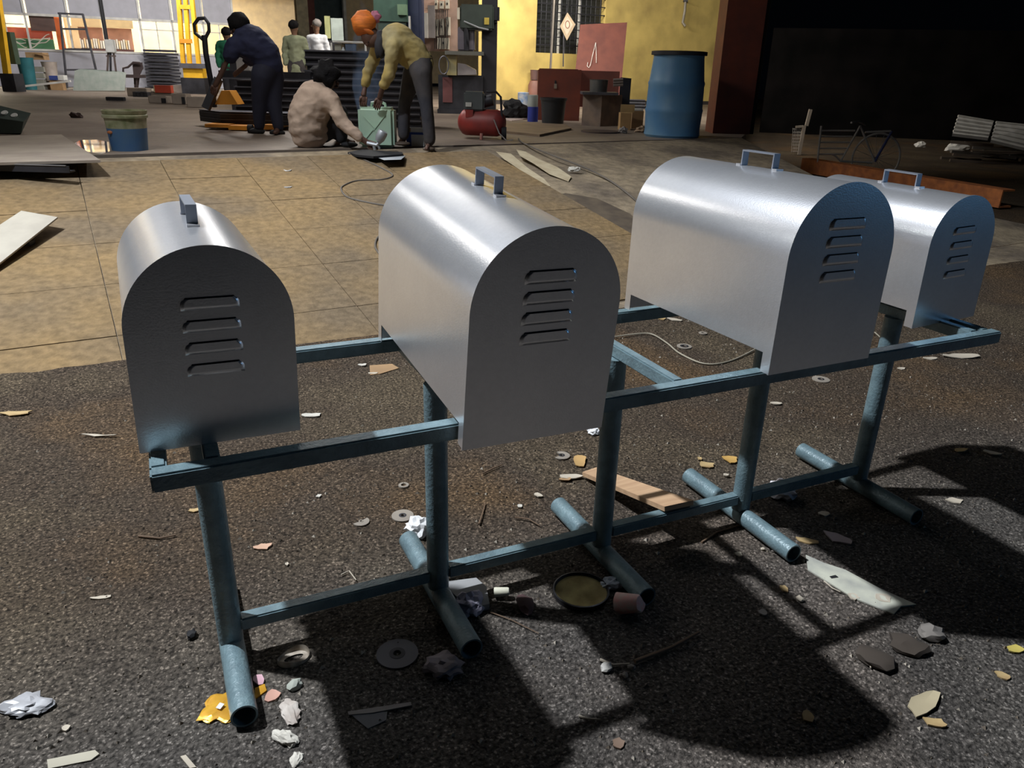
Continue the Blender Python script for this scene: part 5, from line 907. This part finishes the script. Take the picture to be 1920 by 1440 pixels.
# squatting man
PS = on_z(590, 276, ZF); v0 = (PS-CAM).dot(HV); pr = empty('person', PS, -YAW, 'squatting man with dark hair in a beige shirt, back turned, spraying paint', 'person')
J = dict(pel=(580, 246, 0, .185), sp=(577, 218, -.02, .19), ch=(592, 188, 0, .18), nk=(606, 160, .02, .06), hd=(612, 140, .02, .08), sR=(618, 184, -.1, .07), eR=(640, 228, -.16, .05), wR=(672, 256, -.2, .034), hR=(690, 268, -.18, .034),
 sL=(566, 186, .12, .07), eL=(600, 225, .3, .05), wL=(650, 240, .35, .032), hip=(608, 248, .08, .09), kR=(636, 212, .05, .075), aR=(640, 258, .1, .05), fR=('f', 646, 270, .035), tR=('f', 664, 272, .028), hip2=(590, 250, .2, .1), kL=(620, 205, .35, .075), aL=(628, 250, .35, .05), fL=('f', 632, 264, .035))
E_ = chain('pel', 'sp', 'ch', 'nk', 'hd')+chain('ch', 'sR', 'eR', 'wR', 'hR')+chain('ch', 'sL', 'eL', 'wL')+chain('pel', 'hip', 'kR', 'aR', 'fR', 'tR')+chain('pel', 'hip2', 'kL', 'aL', 'fL')
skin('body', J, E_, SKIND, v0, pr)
skin('shirt', {k: J[k] for k in ('sp', 'pel', 'ch', 'nk', 'sR', 'eR', 'wR', 'sL', 'eL', 'wL')} , chain('sp', 'pel')+chain('sp', 'ch', 'nk')+chain('ch', 'sR', 'eR', 'wR')+chain('ch', 'sL', 'eL', 'wL'), CL('beige_cloth', (.5, .37, .28), c2=(.40, .29, .22), scale=4), v0, pr, .024)
skin('trousers', {k: J[k] for k in ('hip', 'kR', 'aR', 'hip2', 'kL', 'aL')}, chain('hip', 'kR', 'aR')+chain('hip', 'hip2', 'kL', 'aL'), CL('black_trousers', (.03, .03, .035)), v0, pr, .02)
blob('head', pr, v0, 616, 150, .02, .085, (.95, 1, 1.1), SKIND); blob('hair', pr, v0, 611, 140, .02, .12, (1.1, 1, 1.1), HAIR, .6); blob('collar', pr, v0, 604, 160, .01, .085, (1.15, 1.1, .42), M['beige_cloth'], .2, Matrix.Rotation(.35, 4, 'Y')); face(pr, v0, 618, 152, .02, .085, (1, .1, -.2), SKIND)
hand(None, v0, pr, 692, 270, -.18, 1, -.25); blob('shoe', pr, v0, 655, 271, .05, .05, (1.8, .9, .6), BLACK)
# navy-shirted man at the pallet truck
PN = on_z(505, 251, ZF); v0 = (PN-CAM).dot(HV); pr = empty('person', PN, -YAW, 'man in a navy T-shirt leaning over the pallet truck', 'person')
J = dict(pel=(503, 122, .05, .15), w1=(494, 100, .03, .165), ch=(470, 80, 0, .185), nk=(452, 64, 0, .07), hd=(448, 52, 0, .09), sL=(440, 84, -.12, .075), eL=(424, 118, -.15, .05), wL=(410, 148, -.15, .036), hL=(404, 160, -.15, .036), sR=(478, 90, .15, .07), eR=(462, 122, .25, .048), wR=(440, 140, .3, .035),
 h1=(492, 142, -.05, .12), k1=(486, 190, -.03, .075), a1=(486, 236, 0, .05), f1=('f', 486, 247, .04), t1=('f', 478, 249, .03), h2=(512, 142, .1, .12), k2=(514, 192, .05, .075), a2=(522, 238, 0, .05), f2=('f', 522, 251, .04), t2=('f', 516, 254, .03))
E_ = chain('pel', 'w1', 'ch', 'nk', 'hd')+chain('ch', 'sL', 'eL', 'wL', 'hL')+chain('ch', 'sR', 'eR', 'wR')+chain('pel', 'h1', 'k1', 'a1', 'f1', 't1')+chain('pel', 'h2', 'k2', 'a2', 'f2', 't2')
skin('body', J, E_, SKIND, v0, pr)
NV = CL('navy_cloth', (.022, .027, .075))
skin('shirt', {k: J[k] for k in ('ch', 'w1', 'pel', 'sL', 'sR')} | dict(e=(431, 106, -.14, .06), e2=(468, 112, .2, .055)), chain('ch', 'w1', 'pel')+chain('ch', 'sL', 'e')+chain('ch', 'sR', 'e2'), NV, v0, pr, .03)
skin('trousers', {k: J[k] for k in ('pel', 'h1', 'k1', 'a1', 'h2', 'k2', 'a2')}, chain('pel', 'h1', 'k1', 'a1')+chain('pel', 'h2', 'k2', 'a2'), CL('navy_trousers', (.02, .022, .045)), v0, pr, .018)
blob('head', pr, v0, 446, 48, 0, .1, (.95, .9, 1.1), SKIND); blob('hair', pr, v0, 448, 43, .01, .125, (1.05, 1, .95), HAIR, .15); face(pr, v0, 445, 52, 0, .09, (-.7, -.5, -.5), SKIND); hand(None, v0, pr, 403, 162, -.15, -.3, -1); 
blob('shoe', pr, v0, 482, 246, 0, .07, (1.4, .8, .6), BLACK); blob('shoe', pr, v0, 520, 249, 0, .07, (1.4, .8, .6), BLACK)
# standing figures farther back
def stander(label, v, hx, hy, shirt, s=1, hem=None, lean=0, hairm=HAIR, look=(0, 1, 0), tr=TR):
    top = on_v(hx, hy, v); P = Vector((top.x, top.y, ZF)); H = top.z-ZF; pr = empty('person', P, -YAW, label, 'person')
    def mk(name, nodes, ed, m, ex=0):
        bm = B(); k_ = .62 if name == 'body' else 1
        def rr(n): return (nodes[n][3]*(k_ if n in ('pel', 'ch', 'w1', 'a', 'a2', 'b', 'b2', 'sL', 'sR') else 1)+ex)
        for n in nodes: ball(bm, nodes[n][:3], rr(n), 2, (1.3, .9, 1) if n in ('pel', 'ch', 'w1', 'hem') else (1, 1, 1))
        for a, b_ in ed: tube(bm, [nodes[a][:3], nodes[b_][:3]], [rr(a), rr(b_)], 14)
        return meshed(name, bm, m, pr, .022, 5)
    h = H
    N = dict(pel=(0, 0, h*.52, .12), w1=(0, 0, h*.62, .115), ch=(0, 0, h*.76, .13), nk=(0, 0, h*.85, .055), hd=(0, 0, h*.9, .08), sL=(-.17, 0, h*.79, .06), eL=(-.24, .02, h*.63, .045), wL=(-.22, -.03, h*.5, .032), sR=(.17, 0, h*.79, .06), eR=(.24, .02, h*.63, .045), wR=(.22, -.03, h*.5, .032),
        a=(-.09, 0, h*.48, .09), b=(-.1, 0, h*.27, .065), c=(-.1, 0, h*.06, .045), d=(-.1, -.1, .03, .035), a2=(.09, 0, h*.48, .09), b2=(.1, 0, h*.27, .065), c2=(.1, 0, h*.06, .045), d2=(.1, -.1, .03, .035))
    mk('body', N, chain('pel', 'w1', 'ch', 'nk', 'hd')+chain('ch', 'sL', 'eL', 'wL')+chain('ch', 'sR', 'eR', 'wR')+chain('pel', 'a', 'b', 'c', 'd')+chain('pel', 'a2', 'b2', 'c2', 'd2'), SKIN)
    S_ = {k: N[k] for k in ('ch', 'w1', 'pel', 'sL', 'eL', 'wL', 'sR', 'eR', 'wR')}; S_['hem'] = (0, 0, h*(.42 if hem else .5), .125)
    mk('shirt', S_, chain('ch', 'w1', 'pel', 'hem')+chain('ch', 'sL', 'eL', 'wL')+chain('ch', 'sR', 'eR', 'wR'), shirt, .018); mk('trousers', {k: N[k] for k in ('pel', 'a', 'b', 'c', 'a2', 'b2', 'c2')}, chain('pel', 'a', 'b', 'c')+chain('pel', 'a2', 'b2', 'c2'), tr, .02)
    bm = B(); ball(bm, (0, 0, h-.11), .1, 3, (.85, .95, 1.12)); fin('head', bm, SKIN, pr, ang=3)
    L = Vector(look).normalized(); bm = B(); ball(bm, Vector((0, 0, h-.075))-L*.02, .112, 3, (.92, 1, .85), .1); fin('hair', bm, hairm, pr, ang=3)
    bm = B(); ball(bm, Vector((0, 0, h-.13))+L*.1, .02, 2); fin('nose', bm, SKIN, pr, ang=3)
stander('man in a khaki shirt standing with his back to us beyond the steel stack', 17.0, 550, 39, CL('khaki_cloth', (.3, .32, .2)), hem=1)
stander('grey-haired man in a white shirt standing in profile before the doorway', 19.0, 592, 37, CL('white_cloth', (.78, .8, .86)), look=(-1, 0, 0), hairm=mat('grey_hair', (.2, .18, .17), .7))
stander('person in green half hidden behind the navy-shirted man', 17.5, 423, 52, CL('green_cloth', (.03, .25, .13)), look=(-.5, 1, 0))

# ---- wisp of paint smoke above the squatting man
c = on_v(690, 135, 8.9); bm = B(); ball(bm, (0, 0, 0), 1, 3, (.17, .16, .62), .35)
vm_ = bpy.data.materials.new('smoke'); vm_.use_nodes = True; nt = vm_.node_tree; nt.nodes.clear(); o_ = nt.nodes.new('ShaderNodeOutputMaterial'); pv = nt.nodes.new('ShaderNodeVolumePrincipled')
pv.inputs['Color'].default_value = (.45, .62, .95, 1); nz = nt.nodes.new('ShaderNodeTexNoise'); nz.inputs['Scale'].default_value = 5; tcn = nt.nodes.new('ShaderNodeTexCoord'); mm = nt.nodes.new('ShaderNodeMapRange')
mm.inputs['From Min'].default_value = .42; mm.inputs['From Max'].default_value = .7; mm.inputs['To Max'].default_value = 2.6
nt.links.new(tcn.outputs['Object'], nz.inputs['Vector']); nt.links.new(nz.outputs['Fac'], mm.inputs['Value']); nt.links.new(mm.outputs[0], pv.inputs['Density']); nt.links.new(pv.outputs[0], o_.inputs['Volume'])
fin('smoke', bm, vm_, loc=c, rz=-YAW, label='faint bluish wisp of smoke rising beside the squatting man', cat='smoke', kind='stuff')
